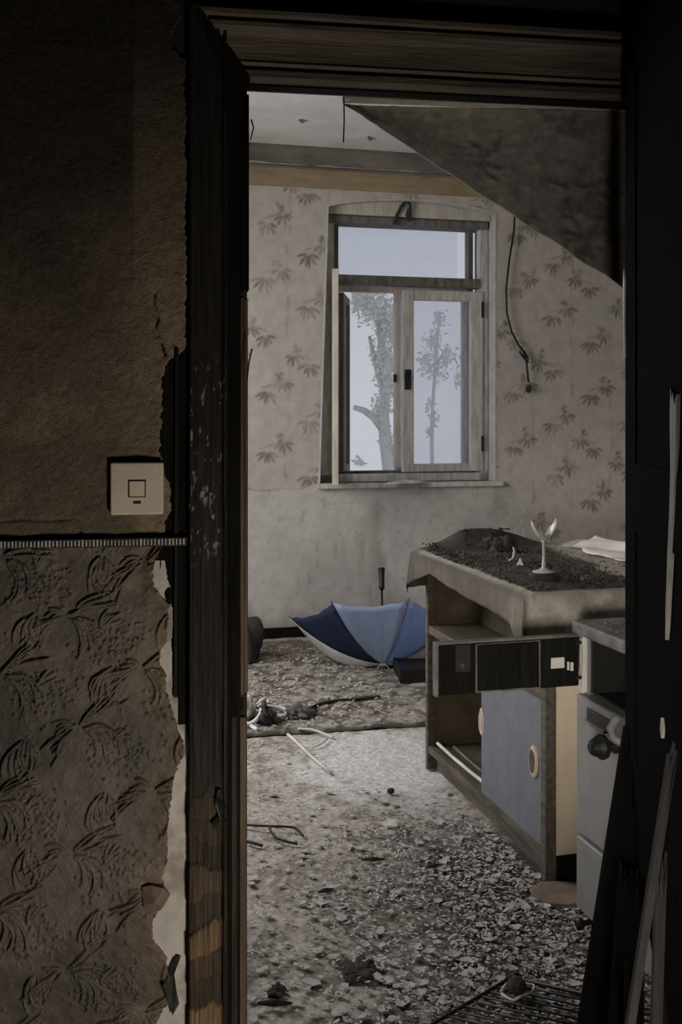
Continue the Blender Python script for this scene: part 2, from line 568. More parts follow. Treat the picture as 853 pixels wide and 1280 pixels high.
upper = wall_layer('brown_wall_paint', M['brown_attr'], -0.78, upper_edge, STRIP_Z + 0.002, 2.09, 0.0026, 0.009, up_h, up_c, 0.0025, 4)
up2 = MB().box(-1.75, -0.779, -0.009, 0, STRIP_Z, CEIL_NEAR).build('brown_wall_paint', M['dark_wall'], wall_front)

# --- lower layer: embossed leaf wallpaper
lower_edge = edge_fn([(683, 201), (695, 194), (718, 190), (735, 192), (746, 203), (755, 211), (775, 209), (800, 208), (812, 201), (830, 199), (842, 206), (862, 207),
                      (882, 214), (902, 219), (926, 228), (942, 231), (949, 224), (975, 215), (1000, 212), (1040, 208), (1075, 209), (1094, 202),
                      (1116, 208), (1136, 196), (1150, 189), (1172, 191), (1192, 206), (1215, 211), (1240, 216), (1258, 203), (1275, 195), (1300, 196), (1500, 200)])
emb = Canvas(-0.80, -0.22, 0.0, 1.12, 0.0013)
er = random.Random(3)


def frond(u, z, base, n, spread, L, curl, amp, bead=0.0):
    for k in range(n):
        a = base + spread * (k / (n - 1) - 0.5) + er.uniform(-.07, .07)
        l = L * er.uniform(.6, 1.12)
        t0 = er.uniform(.04, .30)
        wob, ph = er.uniform(-.10, .10), er.uniform(0, 6)
        pts = []
        for i in range(8):
            t = t0 + (1 - t0) * i / 7
            aa = a + curl * t * t + wob * math.sin(ph + 5 * t)
            pts.append((u + math.cos(aa) * l * t, z + math.sin(aa) * l * t))
        emb.stroke(pts, er.uniform(.0017, .0025), amp * er.uniform(.7, 1.1), False, 0.4)
        if bead:
            for p in pts[3:]:
                emb.dab(p[0] + er.gauss(0, .002), p[1] + er.gauss(0, .002), .0026, amp * bead * er.uniform(.5, 1.2))


pu, pz = 0.128, 0.205
for i in range(-2, 5):
    for j in range(-2, 6):
        u = -0.605 + i * pu + er.uniform(-.014, .014)
        z = 0.235 + j * pz + (pz / 2 if i % 2 else 0) + er.uniform(-.014, .014)
        tw = R(er.uniform(-16, 16))
        frond(u, z, R(26) + tw, 6, R(26), 0.088, R(-4), 0.0050)
        frond(u + .004, z - .004, R(-20) + tw, 7, R(44), 0.078, R(-34), 0.0044, .9)
        frond(u - 0.004, z, R(206) + tw, 7, R(30), 0.080, R(8), 0.0050)
        frond(u - 0.002, z + .004, R(165) + tw, 4, R(40), 0.040, R(20), 0.0040)
        frond(u + 0.060, z + 0.105, R(238) - tw, 7, R(40), 0.070, R(26), 0.0044)
        frond(u + 0.064, z + 0.103, R(290) - tw, 6, R(36), 0.062, R(-20), 0.0040, .9)
        frond(u + 0.058, z - 0.030, R(66) - tw, 5, R(40), 0.046, R(-16), 0.0040)
        for k in range(60):
            emb.dab(u + 0.062 + er.gauss(0, .026), z - 0.045 + er.gauss(0, .026), er.uniform(.0016, .0028), er.uniform(.0015, .0038))
        for k in range(30):
            emb.dab(u - 0.03 + er.gauss(0, .024), z + 0.06 + er.gauss(0, .018), er.uniform(.0016, .0026), er.uniform(.0015, .0034))


def lo_h(U, Z, D):
    h = emb.at(U, Z) * 1.75 + (fbm(U * 120, Z * 120, 33, 3) - 0.5) * 0.0018 + (fbm(U * 14, Z * 14, 34, 3) - 0.5) * 0.008
    h += 0.010 * sstep(0.03, 0.0, D) * (fbm(Z * 30, Z * 0, 39) - 0.3)
    h += 0.004 * sstep(STRIP_Z - 0.03, STRIP_Z - 0.008, Z) * (fbm(U * 60, Z * 60, 37) * 1.5 - 0.4)
    return h


def lo_c(U, Z, D):
    base = np.ones(U.shape + (3,)) * np.array((0.115, 0.099, 0.084))
    n = fbm(U * 7, Z * 7, 41, 4)
    base = lerp3(base, (0.07, 0.061, 0.053), sstep(0.4, 0.65, n))
    base = lerp3(base, (0.17, 0.125, 0.08), sstep(0.08, 0.0, D) * 0.5)
    return base


wall_layer('embossed_wallpaper', M['emboss_attr'], -0.78, lower_edge, 0.0, STRIP_Z - 0.003, 0.0016, 0.010, lo_h, lo_c, 0.002, 8)
MB().box(-1.75, -0.779, -0.010, 0, 0, STRIP_Z).build('embossed_wallpaper', M['dark_wall'], wall_front)

# --- bare plaster where the paper is torn off
bare_edge = edge_fn([(700, 205), (740, 214), (770, 216), (800, 214), (860, 216), (885, 230), (920, 235), (945, 236), (1000, 236), (1080, 238), (1100, 240), (1120, 238), (1500, 239)])


def pl_h(U, Z, D):
    return (fbm(U * 40, Z * 40, 51, 4) - 0.5) * 0.006 + 0.003 * np.clip(np.sin(Z * 55 + U * 60), 0, 1) * fbm(U * 20, Z * 20, 52)


def pl_c(U, Z, D):
    base = np.ones(U.shape + (3,)) * np.array((0.50, 0.48, 0.445))
    return lerp3(base, (0.30, 0.275, 0.24), sstep(0.42, 0.7, fbm(U * 18, Z * 18, 55, 4)))


wall_layer('bare_plaster', M['paint_attr'], NEAR.u(182), bare_edge, 0.0, NEAR.z(215, 700), 0.003, 0.004, pl_h, pl_c, 0.0015, 6)
# --- torn flaps of paper curling off the wall
flap = MB()
for pts, th in (([(178, 1104), (190, 1100), (205, 1102), (213, 1113), (203, 1128), (188, 1140), (180, 1126)], 0.012),):
    q = [NEAR.px(x, y) for x, y in pts]
    n = len(q)
    cu, cz = sum(a for a, b in q) / n, sum(b for a, b in q) / n
    vs = [(a, -0.016 - 0.012 * ((i * 7) % 5) / 4, b) for i, (a, b) in enumerate(q)] + [(cu, -0.034, cz)]
    vs += [(a * .98 + cu * .02, -0.0125, b) for a, b in q]
    flap.add(vs, [(i, (i + 1) % n, n) for i in range(n)] + [(i, n + 1 + i, n + 1 + (i + 1) % n, (i + 1) % n) for i in range(n)])
flap.build('torn_flap', M['brownplate'], wall_front)
flap = MB()
q = [NEAR.px(x, y) for x, y in ((222, 1190), (226, 1192), (218, 1212), (221, 1232), (224, 1252), (216, 1262), (208, 1240), (204, 1222), (212, 1208), (216, 1196))]
flap.prism(q, lambda a, b, t: (a, -0.014 - t - 0.012 * math.sin(b * 90), b), 0, 0.003)
flap.build('torn_flap', M['rag'], wall_front)

# --- ribbed border strip
strip = thing('ribbed_strip', 'thin ribbed border strip running level across the wall below the switch', 'strip', NEAR.loc, NEAR.ang)
MB().box(-0.80, NEAR.u(234, .024), -0.0225, -0.016, STRIP_Z - 0.0075, STRIP_Z + 0.007).build('backing', M['rag'], strip)
tk = MB()
x = -0.80
while x < NEAR.u(233, .024):
    h = rnd.uniform(.0045, .006)
    tk.box(x, x + rnd.uniform(.0014, .0026), -0.0245, -0.0225, STRIP_Z - h, STRIP_Z + h)
    x += 0.0062
tag(tk.build('rib', M['paper'], strip), None, None, None, 'stuff')

# --- light switch
sw_u, sw_z = NEAR.px(171.5, 610.5, .02)
sw = thing('light_switch', 'square yellowed light switch with a small rocker on the brown wall', 'switch',
           NEAR.loc + Matrix.Rotation(NEAR.ang, 3, 'Z') @ Vector((sw_u, -0.012, sw_z)), NEAR.ang)
hs = 0.0458
MB().box(-hs, hs, -0.014, 0.010, -hs, hs).build('cover_plate', M['switch'], sw, bevel=0.0035, segs=3)
k = 0.0152
MB().box(-k, k, -0.0150, -0.012, -k, k).build('rocker_gap', M['black'], sw)
MB().box(-k + .002, k - .002, -0.0170, -0.012, -k + .002, k - .002).build('rocker', M['switch'], sw, bevel=0.001)
MB().box(-.0065, .0065, -0.0146, -0.012, -0.0265, -0.0215).build('indicator_window', M['black'], sw)

# ------------------------------------------------------------------ door frame
door = link('door_1', None, None, NEAR.loc, NEAR.ang)
tag(door, 'dark timber door frame with moulded head and flaking left side', None, None, 'structure')
# head architrave: moulded profile, mitred at the left
ztop, zbot = 2.028, 1.900
prof = [(2.028, 0.0), (2.028, .026), (2.020, .033), (2.012, .033), (2.008, .027), (2.002, .027), (1.998, .034), (1.990, .034), (1.984, .024),
        (1.976, .020), (1.958, .016), (1.938, .014), (1.932, .018), (1.927, .014), (1.922, .014), (1.917, .021), (1.906, .021), (1.900, .012), (1.900, 0.0)]
hd = MB()
uA, uB = NEAR.u(246), NEAR.u(312)
vs = []
for z, d in prof:
    t = (ztop - z) / (ztop - zbot)
    vs.append((uA + (uB - uA) * t, -d, z))
vs += [(0.80, -d, z) for z, d in prof]
n = len(prof)
hd.add(vs, [(i, i + 1, n + i + 1, n + i) for i in range(n - 1)] + [(0, n, 2 * n - 1, n - 1), tuple(range(n)), tuple(range(2 * n - 1, n - 1, -1))])
hd.build('head_architrave', M['headwood'], door)
# wall band above the head is part of wall_front; rebate under the head
MB().box(OPEN_L - .01, OPEN_R + .02, 0.0, 0.030, 1.896, 1.926).build('head_rebate', M['blackwood'], door)
# left architrave as weathered board with flaking paint
uL, uR = NEAR.u(236), NEAR.u(283)
zz = np.arange(0.0, 2.03, 0.0035)
uu = np.linspace(uL, uR, 46)
U, Z = np.meshgrid(uu, zz)
S = (U - uL) / (uR - uL)
grain = fbm(U * 260, Z * 6, 61, 4)
H = 0.026 + (grain - 0.5) * 0.006
H -= 0.006 * sstep(0.06, 0.0, S) + 0.010 * np.exp(-((S - 0.86) / 0.04) ** 2)
worn = sstep(0.72, 0.52, Z)                      # paint layers worn through near the floor
steps = np.floor(Z * 21 + 1.2 * fbm(U * 30, Z * 14, 63, 3)) * 0.37
lay = (steps - np.floor(steps))
H += worn * (lay - 0.5) * 0.010 * sstep(0.95, 0.75, S)
chips = sstep(0.70, 0.75, fbm(U * 210, Z * 80, 66, 3)) * sstep(1.02, 1.1, Z) * sstep(1.42, 1.32, Z)
pu_, pz_ = NEAR.px(254, 622)
blob = np.exp(-(((U - pu_) / 0.010) ** 2 + ((Z - pz_) / 0.022) ** 2)) * fbm(U * 140, Z * 140, 68, 3)
chips = np.clip(chips + sstep(0.32, 0.5, blob), 0, 1)
H -= chips * 0.0015
C = np.ones(U.shape + (3,)) * np.array((0.020, 0.018, 0.016))
C = lerp3(C, (0.045, 0.037, 0.029), sstep(0.5, 0.75, grain) * sstep(1.5, 1.1, Z))
C = lerp3(C, (0.30, 0.27, 0.23), chips)
C = lerp3(C, (0.085, 0.062, 0.04), worn * (0.25 + 0.75 * lay) * sstep(0.92, 0.80, S))
C = lerp3(C, (0.22, 0.15, 0.085), worn * sstep(0.55, 0.75, lay) * sstep(0.92, 0.80, S) * sstep(0.55, 0.2, Z))
C = lerp3(C, (0.012, 0.011, 0.010), worn * sstep(0.07, 0.03, lay))
P = np.stack([U, -H, Z], -1)
P = np.concatenate([P[:, :1] + np.array((0, .026, 0)), P, P[:, -1:] + np.array((0, .026, 0))], 1)
C = np.concatenate([C[:, :1], C, C[:, -1:]], 1)
# mitre: cut the top along the diagonal
grid_object('side_architrave', P, C, M['wood_attr'], door)
MB().box(uR, NEAR.u(300), -0.010, 0.02, 0, 1.90).build('inner_lip', M['blackwood'], door)
mt = MB()
mt.add([(NEAR.u(236), -.0265, 2.028), (NEAR.u(246), -.0265, 2.028), (uB, -.0265, 1.90), (NEAR.u(300), -.0265, 1.84), (uR - .004, -.0265, 1.84), (uR - .004, -.0265, 1.90),
        (NEAR.u(236), 0, 2.028), (NEAR.u(246), 0, 2.028), (uB, 0, 1.90), (NEAR.u(300), 0, 1.84), (uR - .004, 0, 1.84), (uR - .004, 0, 1.90)],
       [(0, 1, 2, 5), (5, 2, 3, 4), (1, 7, 8, 2), (2, 8, 9, 3), (0, 6, 7, 1), (3, 9, 10, 4)])
mt.build('mitre_corner', M['blackwood'], door)
# exposed frame boards left of the architrave, where the paper is gone
b = MB()
zb0, zb1 = NEAR.z(215, 905), NEAR.z(215, 430)
b.box(NEAR.u(200), NEAR.u(219), -0.004, 0, NEAR.z(215, 770), zb1)
b.box(NEAR.u(223), NEAR.u(234), -0.007, 0, zb0, zb1)
b.build('frame_board', M['blackwood'], door)
MB().bar((NEAR.u(219.5), -.007, zb0 + .05), (NEAR.u(221.5), -.010, zb1 - .01), .006, .008, (0, 1, 0)).build('split_edge', M['lath'], door)
# door stop strip, snapped in three lengths
for (x0, x1, y0, y1, d, m) in ((300.5, 311.5, 116, 366, .004, 'blackwood'), (300.5, 310, 372, 868, .005, 'brownwood'), (301, 309, 872, 888, .002, 'blackwood'), (289, 307.5, 893, 1420, .010, 'brownwood')):
    s = MB()
    u0, u1 = NEAR.u(x0), NEAR.u(x1)
    z1, z0 = NEAR.z(305, y0), max(0, NEAR.z(305, y1))
    s.box(u0, u0 + (u1 - u0) * .45, -d, .03, z0, z1)
    s.box(u0 + (u1 - u0) * .5, u1, -d + .002, .03, z0 + .004, z1 - .003)
    s.build('stop_strip', M[m], door, bevel=0.0012, segs=1)
MB().box(NEAR.u(301), OPEN_L + .001, 0.02, WALL_T, 0, 1.925).build('side_lining', M['blackwood'], door)
# splinters sticking out of the left side
for pts in (((274, 985), (270, 1005), (276, 1022), (268, 1036)), ((266, 1030), (274, 1018), (286, 1030)), ((270, 996), (281, 1008), (278, 1018)), ((314, 150), (317, 160), (313, 176)), ((315, 436), (311, 455), (309, 476))):
    s = MB()
    s.tube([(lambda q: (q[0], -.034 + .003 * (i % 2), q[1]))(NEAR.px(x, y, .03)) for i, (x, y) in enumerate(pts)], .0042 if pts[0][0] < 300 else .0016, 6, .001)
    s.build('splinter', M['black'], door)
# right architrave and lining (nearly black)
MB().box(OPEN_R, OPEN_R + .10, -0.026, 0, 0, 1.90).build('side_architrave', M['blackwood'], door, bevel=0.004)
MB().box(OPEN_R - .012, OPEN_R, 0.0, WALL_T, 0, 1.925).build('side_lining', M['blackwood'], door)

# ------------------------------------------------------------------ open broken door leaf on the right
hx, hy = 0.5205, 1.905
ld = Vector((-0.10, -0.995, 0)).normalized()
lr = math.atan2(ld.y, ld.x)
leaf = link('door_2', None, None, (hx, hy, 0), lr)       # local x runs from hinge to lock side, local y = away from the opening
tag(leaf, 'black broken door leaf standing open at the right edge', None, None, 'structure')
poly = [(0, 2.02), (0.76, 2.02), (0.76, .42), (.66, .35), (.60, .44), (.52, .30), (.47, .37), (.40, .42), (.36, .39), (.31, .44), (.25, .42), (.20, .455), (.165, .44), (.12, .52), (.085, .62), (.05, .60), (.035, .68), (.012, .655), (0, .672)]
MB().prism(poly, lambda a, bb, t: (a, t, bb), 0.004, 0.034).build('panel', M['deepblack'], leaf)
MB().box(0, .10, 0, .040, .69, 2.02).build('stile', M['deepblack'], leaf, bevel=.003)
MB().box(.66, .76, 0, .040, .46, 2.02).build('stile', M['deepblack'], leaf, bevel=.003)
for z0, z1 in ((1.90, 2.02), (1.10, 1.22)):
    MB().box(.10, .66, 0.0, .040, z0, z1).build('rail', M['deepblack'], leaf, bevel=.003)
# long sliver of bare pale wood where the paint has split away
tn = lambda px: (hx - hy * (px - CX) / F_PX) / (-ld.x + ld.y * (px - CX) / F_PX)


def on_leaf(px, py):
    t = tn(px)
    Y = hy + ld.y * t
    return t, EYE - (py - CY) / F_PX * Y


sl = [(841, 484), (842.5, 500), (844, 490), (846, 508), (848.5, 493), (847.5, 560), (844, 640), (840.5, 700), (838, 745), (836, 782), (834.5, 800), (835, 760), (837, 700), (839.5, 640), (841, 580), (840, 520)]
MB().prism([on_leaf(*p) for p in sl], lambda a, bb, t: (a, t, bb), -0.003, 0.003).build('bare_wood', M['palewood'], leaf)
sl = [(828, 897), (829.5, 912), (828.5, 923), (827, 913)]
MB().prism([on_leaf(*p) for p in sl], lambda a, bb, t: (a, t, bb), -0.002, 0.003).build('bare_wood', M['palewood'], leaf)
# curl of torn paper on the hinge edge
sl = [(782.5, 335), (783.5, 350), (783, 400), (784, 447), (783, 447), (782, 395), (781.5, 356)]
MB().prism([on_leaf(*p) for p in sl], lambda a, bb, t: (a - .004, t, bb), -0.003, 0.002).build('torn_edge', M['paper'], leaf)


def plank(label, p, q, w, th, m, up=(0, 1, 0), jag=5, side=0.0, name='broken_plank'):
    """a board from p (floor end) to q (splintered end)"""
    p, q = Vector(p), Vector(q)
    d = (q - p)
    L = d.length
    d.normalize()
    nrm = Vector(up)
    s = d.cross(nrm).normalized()
    nrm = s.cross(d).normalized()
    rr = random.Random(int(w * 10000) + int(L * 1000))
    out = [(-w / 2, 0), (w / 2, 0)]
    for i in range(jag * 2 + 1):
        a = w / 2 - w * i / (jag * 2)
        out.append((a, L - (rr.uniform(.0, .03) if i % 2 == 0 else rr.uniform(.04, .11)) - side * (a / w + .5)))
    mb = MB()
    mb.prism(out, lambda a, bb, t: p + s * a + d * bb + nrm * t, 0, th)
    zmin = min(v[2] for v in mb.v)
    mb.v = [(x, y, z - min(0, zmin) + 0.0) if z < .05 else (x, y, z) for x, y, z in mb.v]
    base = Vector((p.x, p.y, 0))
    mb.v = [tuple(Vector(v) - base) for v in mb.v]
    o = mb.build(name, M[m], None, base)
    return tag(o, label, 'plank' if name == 'broken_plank' else 'lath')


plank('widest black splintered plank leaning at the foot of the open door leaf', (0.420, 1.80, 0), (0.556, 1.870, .735), .088, .016, 'deepblack', jag=5)
plank('narrow black plank leaning left beside the widest splintered plank', (0.436, 1.69, 0), (0.500, 1.775, .55), .040, .014, 'deepblack', jag=4)
plank('long grey-brown lath slanting up toward the right edge of the photo', (0.320, 1.41, 0), (0.462, 1.430, .86), .011, .012, 'lath', jag=2, name='broken_lath')
plank('short upright brown lath at the bottom right corner beside the bright gap', (0.4215, 1.43, 0), (0.4496, 1.452, .70), .014, .012, 'lath', jag=2, name='broken_lath')
plank('dark squared-off board end standing below the bright gap', (0.470, 1.66, 0), (0.478, 1.69, .42), .030, .012, 'deepblack', jag=1, name='broken_lath')

# ------------------------------------------------------------------ near room shell
NR = dict(x0=-1.6, x1=1.5, y0=-1.3)
wallN = lambda x: 1.90 + math.tan(NEAR.ang) * x
MB().add([(NR['x0'], NR['y0'], 0), (NR['x0'], wallN(NR['x0']) + .02, 0), (NR['x0'], wallN(NR['x0']) + .02, CEIL_NEAR), (NR['x0'], NR['y0'], CEIL_NEAR),
          (NR['x0'] - .1, NR['y0'], 0), (NR['x0'] - .1, wallN(NR['x0']) + .02, 0), (NR['x0'] - .1, wallN(NR['x0']) + .02, CEIL_NEAR), (NR['x0'] - .1, NR['y0'], CEIL_NEAR)],
         [(0, 1, 2, 3), (7, 6, 5, 4), (0, 3, 7, 4), (1, 5, 6, 2), (3, 2, 6, 7), (0, 4, 5, 1)]).build('wall_near_left', M['near_dark'])
MB().box(NR['x1'], NR['x1'] + .1, NR['y0'], wallN(NR['x1']) + .02, 0, CEIL_NEAR).build('wall_near_right', M['near_dark'])
MB().box(NR['x0'] - .1, NR['x1'] + .1, NR['y0'] - .1, NR['y0'], 0, CEIL_NEAR).build('wall_rear', M['near_dark'])
cn = MB()
x0, x1, y0 = NR['x0'] - .1, NR['x1'] + .1, NR['y0'] - .1
cn.add([(x0, y0, CEIL_NEAR), (x1, y0, CEIL_NEAR), (x1, wallN(x1), CEIL_NEAR), (x0, wallN(x0), CEIL_NEAR), (x0, y0, CEIL_NEAR + .1), (x1, y0, CEIL_NEAR + .1), (x1, wallN(x1), CEIL_NEAR + .1), (x0, wallN(x0), CEIL_NEAR + .1)],
       [(3, 2, 1, 0), (4, 5, 6, 7), (0, 1, 5, 4), (1, 2, 6, 5), (2, 3, 7, 6), (3, 0, 4, 7)])
cn.build('ceiling_near', M['near_dark'])
for nme in ('wall_near_left', 'wall_near_right', 'wall_rear', 'ceiling_near'):
    tag(bpy.data.objects[nme], None, None, None, 'structure')

# ------------------------------------------------------------------ far room shell
FX0, FX1 = -1.7, 2.3
farY = lambda x: FAR.loc.y + math.tan(FAR.ang) * x
# side walls; the left one has a window opening out of view
wl_ = MB()
a0, a1, b0, b1 = 3.3, 4.8, .85, 2.4
for (ya, yb, za, zb) in ((wallN(FX0), a0, 0, CEIL_FAR), (a1, farY(FX0) + .3, 0, CEIL_FAR), (a0, a1, 0, b0), (a0, a1, b1, CEIL_FAR)):
    wl_.box(FX0 - .15, FX0, ya, yb, za, zb)
tag(wl_.build('wall_left', M['plaster']), None, None, None, 'structure')
tag(MB().box(FX1, FX1 + .15, wallN(FX1), farY(FX1) + .3, 0, CEIL_FAR).build('wall_right', M['plaster']), None, None, None, 'structure')
cf = MB()
cf.add([(FX0 - .15, wallN(FX0), CEIL_FAR), (FX1 + .15, wallN(FX1), CEIL_FAR), (FX1 + .15, farY(FX1) + .4, CEIL_FAR), (FX0 - .15, farY(FX0) + .4, CEIL_FAR),
        (FX0 - .15, wallN(FX0), CEIL_FAR + .12), (FX1 + .15, wallN(FX1), CEIL_FAR + .12), (FX1 + .15, farY(FX1) + .4, CEIL_FAR + .12), (FX0 - .15, farY(FX0) + .4, CEIL_FAR + .12)],
       [(3, 2, 1, 0), (4, 5, 6, 7), (0, 1, 5, 4), (1, 2, 6, 5), (2, 3, 7, 6), (3, 0, 4, 7)])
tag(cf.build('ceiling', M['plain_ceiling']), 'grey spotted ceiling of the far room', None, None, 'structure')
# flakes hanging on the ceiling
for (px_, py_) in ((377, 150), (462, 172)):
    q = fl(px_, min(py_, 180), CEIL_FAR)
    s = MB()
    rr = random.Random(px_)
    s.prism([(rr.uniform(.7, 1.2) * .016 * math.cos(t), rr.uniform(.7, 1.2) * .03 * math.sin(t)) for t in [k * 1.047 for k in range(6)]], lambda a, bb, t: (q.x + a, q.y + bb, CEIL_FAR - t - .012 * (a > 0)), 0, .003)
    s.build('loose_flake', M['flake2'], bpy.data.objects['ceiling'], (0, 0, 0))

# --- window opening in the far wall
OW = dict(uL_t=FAR.u(411), uL_b=FAR.u(400), uR=FAR.u(619), z0=FAR.z(510, 603), zs=FAR.z(411, 252), rise=0.055)
uC = 0.5 * (OW['uL_t'] + OW['uR'])
hw = 0.5 * (OW['uR'] - OW['uL_t'])
left_u = lambda z: OW['uL_b'] + (OW['uL_t'] - OW['uL_b']) * np.clip((z - OW['z0']) / (OW['zs'] - OW['z0']), 0, 1)
top_z = lambda u: OW['zs'] - 0.025 + OW['rise'] * (1 - ((u - uC) / hw) ** 2)

paper_c = Canvas(-1.3, 2.3, 0.0, 2.75, 0.005)
wr = random.Random(5)


def spray(u, z, mir):
    def leafs(cu, cz, n, a0, a1, L):
        for k in range(n):
            a = a0 + (a1 - a0) * k / (n - 1) + wr.uniform(-.12, .12)
            l = L * wr.uniform(.75, 1.1)
            du, dz = math.cos(a) * mir, math.sin(a)
            paper_c.stroke([(cu + du * .012, cz + dz * .012), (cu + du * l * .6, cz + dz * l * .6), (cu + du * l, cz + dz * l - .006)], .0085, wr.uniform(.75, 1.0), False, .3)
    leafs(u, z, 6, R(-165), R(-25), .080)
    leafs(u + .095 * mir, z + .055, 5, R(-150), R(-10), .07)
    for k in range(6):
        paper_c.dab(u + .075 * mir + wr.gauss(0, .014), z + .085 + wr.gauss(0, .014), .011, wr.uniform(.6, 1))
    paper_c.stroke([(u - .03 * mir, z + .02), (u + .05 * mir, z + .045), (u + .12 * mir, z + .075)], .005, .6)


for i in range(-5, 9):
    for j in range(-1, 10):
        u = i * 0.262 + 0.07 + wr.uniform(-.015, .015)
        z = j * 0.335 + 0.10 + (0.165 if i % 2 else 0) + wr.uniform(-.015, .015)
        spray(u, z, 1 if (i + j) % 3 else -1)
        for k in range(4):
            zz0 = z + wr.uniform(-.1, .2)
            paper_c.stroke([(u + .13 + wr.uniform(-.01, .01), zz0), (u + .13 + wr.uniform(-.01, .01), zz0 + .07)], .008, wr.uniform(.22, .42))

res = 0.0072
uu = np.arange(-1.85, 2.42, res)
zz = np.arange(0.0, CEIL_FAR + res, res)
U, Z = np.meshgrid(uu, zz)
n1 = fbm(U * 3, Z * 3, 71, 5)
n2 = fbm(U * 14, Z * 14, 72, 4)
# where paper is still on the wall
zl = FAR.z(345, 613) + 0.05 * (fbm(U * 6, U * 0, 73, 3) - 0.5) + 0.10 * sstep(FAR.u(365), FAR.u(395), U) * 0.5
u_t = FAR.u(655) + 0.03 * (fbm(Z * 9, Z * 0, 74, 3) - 0.5)
zr = np.interp(U, [FAR.u(620), FAR.u(632), FAR.u(645), FAR.u(655), FAR.u(656)], [FAR.z(625, 600), FAR.z(632, 603), FAR.z(645, 612), FAR.z(655, 632), -1])
pm = np.where(U < uC, sstep(zl - .004, zl + .004, Z), np.maximum(sstep(u_t - .004, u_t + .004, U), sstep(zr - .004, zr + .004, Z)))
band = FAR.z(420, 236)
motif = np.clip(paper_c.at(U, Z), 0, 1) * pm * sstep(band, band - .02, Z)
fade = 0.55 + 0.45 * sstep(0.35, 0.6, n2)
C = np.ones(U.shape + (3,)) * np.array((0.58, 0.545, 0.515))
C = lerp3(C, (0.48, 0.45, 0.42), sstep(0.35, 0.7, n1) * 0.8)
C = lerp3(C, (0.49, 0.445, 0.395), pm * 0.8)
C = lerp3(C, (0.095, 0.066, 0.042), motif * fade * 0.95)
edge = np.exp(-((pm - 0.5) / 0.35) ** 2)
C = lerp3(C, (0.20, 0.17, 0.13), edge * 0.6)
# streaks on the bare plaster, then a darker tone toward the floor
C = lerp3(C, (0.30, 0.275, 0.24), (1 - pm) * sstep(0.52, 0.75, fbm(U * 5, Z * 1.6, 76, 4)) * 0.7)
C = lerp3(C, (0.27, 0.24, 0.20), sstep(0.22, 0.02, Z + 0.12 * (n2 - .5)) * 0.7)
spots = sstep(0.69, 0.76, fbm(U * 30, Z * 22, 77, 3)) * (1 - pm)
C = lerp3(C, (0.18, 0.155, 0.125), spots * 0.25)
Hf = 0.003 * pm + 0.004 * edge * n2 + (n1 - 0.5) * 0.012 + (n2 - .5) * .003
ucen = 0.5 * (U[:-1, :-1] + U[1:, 1:])
zcen = 0.5 * (Z[:-1, :-1] + Z[1:, 1:])
hole = (ucen > left_u(zcen)) & (ucen < OW['uR']) & (zcen > OW['z0']) & (zcen < top_z(ucen))
# snap ring of vertices next to the hole to its outline for a clean edge
wall_back = grid_object('wall_back', np.stack([U, -Hf, Z], -1), C, M['paint_attr'], None, FAR.loc, FAR.ang, ~hole)
tag(wall_back, 'pale window wall with faded brown leaf wallpaper and bare plaster below', None, None, 'structure')
REV = 0.20
rv = MB()
NA = 16
outl = [(float(left_u(OW['z0'])), OW['z0']), (float(left_u(OW['zs'] - .03)), OW['zs'] - .03)]
for k in range(1, NA):
    u = OW['uL_t'] + (OW['uR'] - OW['uL_t']) * k / NA
    outl.append((u, float(top_z(u))))
outl += [(OW['uR'], float(top_z(OW['uR']))), (OW['uR'], OW['z0'])]
n = len(outl)
e = 0.006
vs = [(u, -.006, z) for u, z in outl] + [(u, REV + .14, z) for u, z in outl]
vs += [(u + (-.012 if u < uC - .3 else .012 if u > uC + .3 else 0), -.004, z + (.012 if z > 2.3 else 0)) for u, z in outl]
rv.add(vs, [(i, i + 1, n + i + 1, n + i) for i in range(n - 1)] + [(n - 1, 0, n, 2 * n - 1)] + [(i, i + 1, 2 * n + i + 1, 2 * n + i) for i in range(n - 1)])
rv.build('window_reveal', M['plaster'], wall_back)
# outer shell of the wall, so that it has depth around the window
so = MB()
for (ua, ub, za, zb) in ((-1.85, OW['uL_b'] - .02, 0, CEIL_FAR), (OW['uR'] + .02, 2.42, 0, CEIL_FAR), (OW['uL_b'] - .02, OW['uR'] + .02, 0, OW['z0'] - .03), (OW['uL_b'] - .02, OW['uR'] + .02, 2.68, CEIL_FAR)):
    so.box(ua, ub, .02, REV + .15, za, zb)
so.build('masonry', M['plaster'], wall_back)

# picture band, cove and skirting
tb0, tb1 = FAR.z(420, 237), FAR.z(420, 214)
tag(MB().box(-1.75, 2.35, -.014, 0, tb0, tb1).build('trim_1', M['ochre'], **FAR.kw()), 'ochre painted band along the top of the window wall', None, None, 'structure')
cv = MB()
cp = [(0.0, tb1)] + [(0.115 * (1 - math.cos(t)), tb1 + (CEIL_FAR - tb1) * math.sin(t)) for t in [k * math.pi / 2 / 8 for k in range(9)]]
cp = [(.02, tb1), (.026, tb1 + .006), (.02, tb1 + .012)] + cp[2:]
vs = [(-1.75, -d, z) for d, z in cp] + [(2.35, -d, z) for d, z in cp]
k = len(cp)
cv.add(vs, [(i, i + 1, k + i + 1, k + i) for i in range(k - 1)])
tag(cv.build('trim_2', M['cove'], smooth=True, **FAR.kw()), 'hollow cove under the ceiling with its shade painted in', None, None, 'structure')
tag(MB().box(-1.75, 2.35, -.018, 0, 0, .055).build('baseboard_back', M['blackwood'], **FAR.kw()), 'low black skirting under the window wall', None, None, 'structure')

# ------------------------------------------------------------------ window
win = link('window_1', None, None, FAR.loc, FAR.ang)
tag(win, 'tall double casement window with top light and one open sash', None, None, 'structure')
DI, DO = -0.10, -0.26          # inner and outer sash planes (negative: behind the wall face)


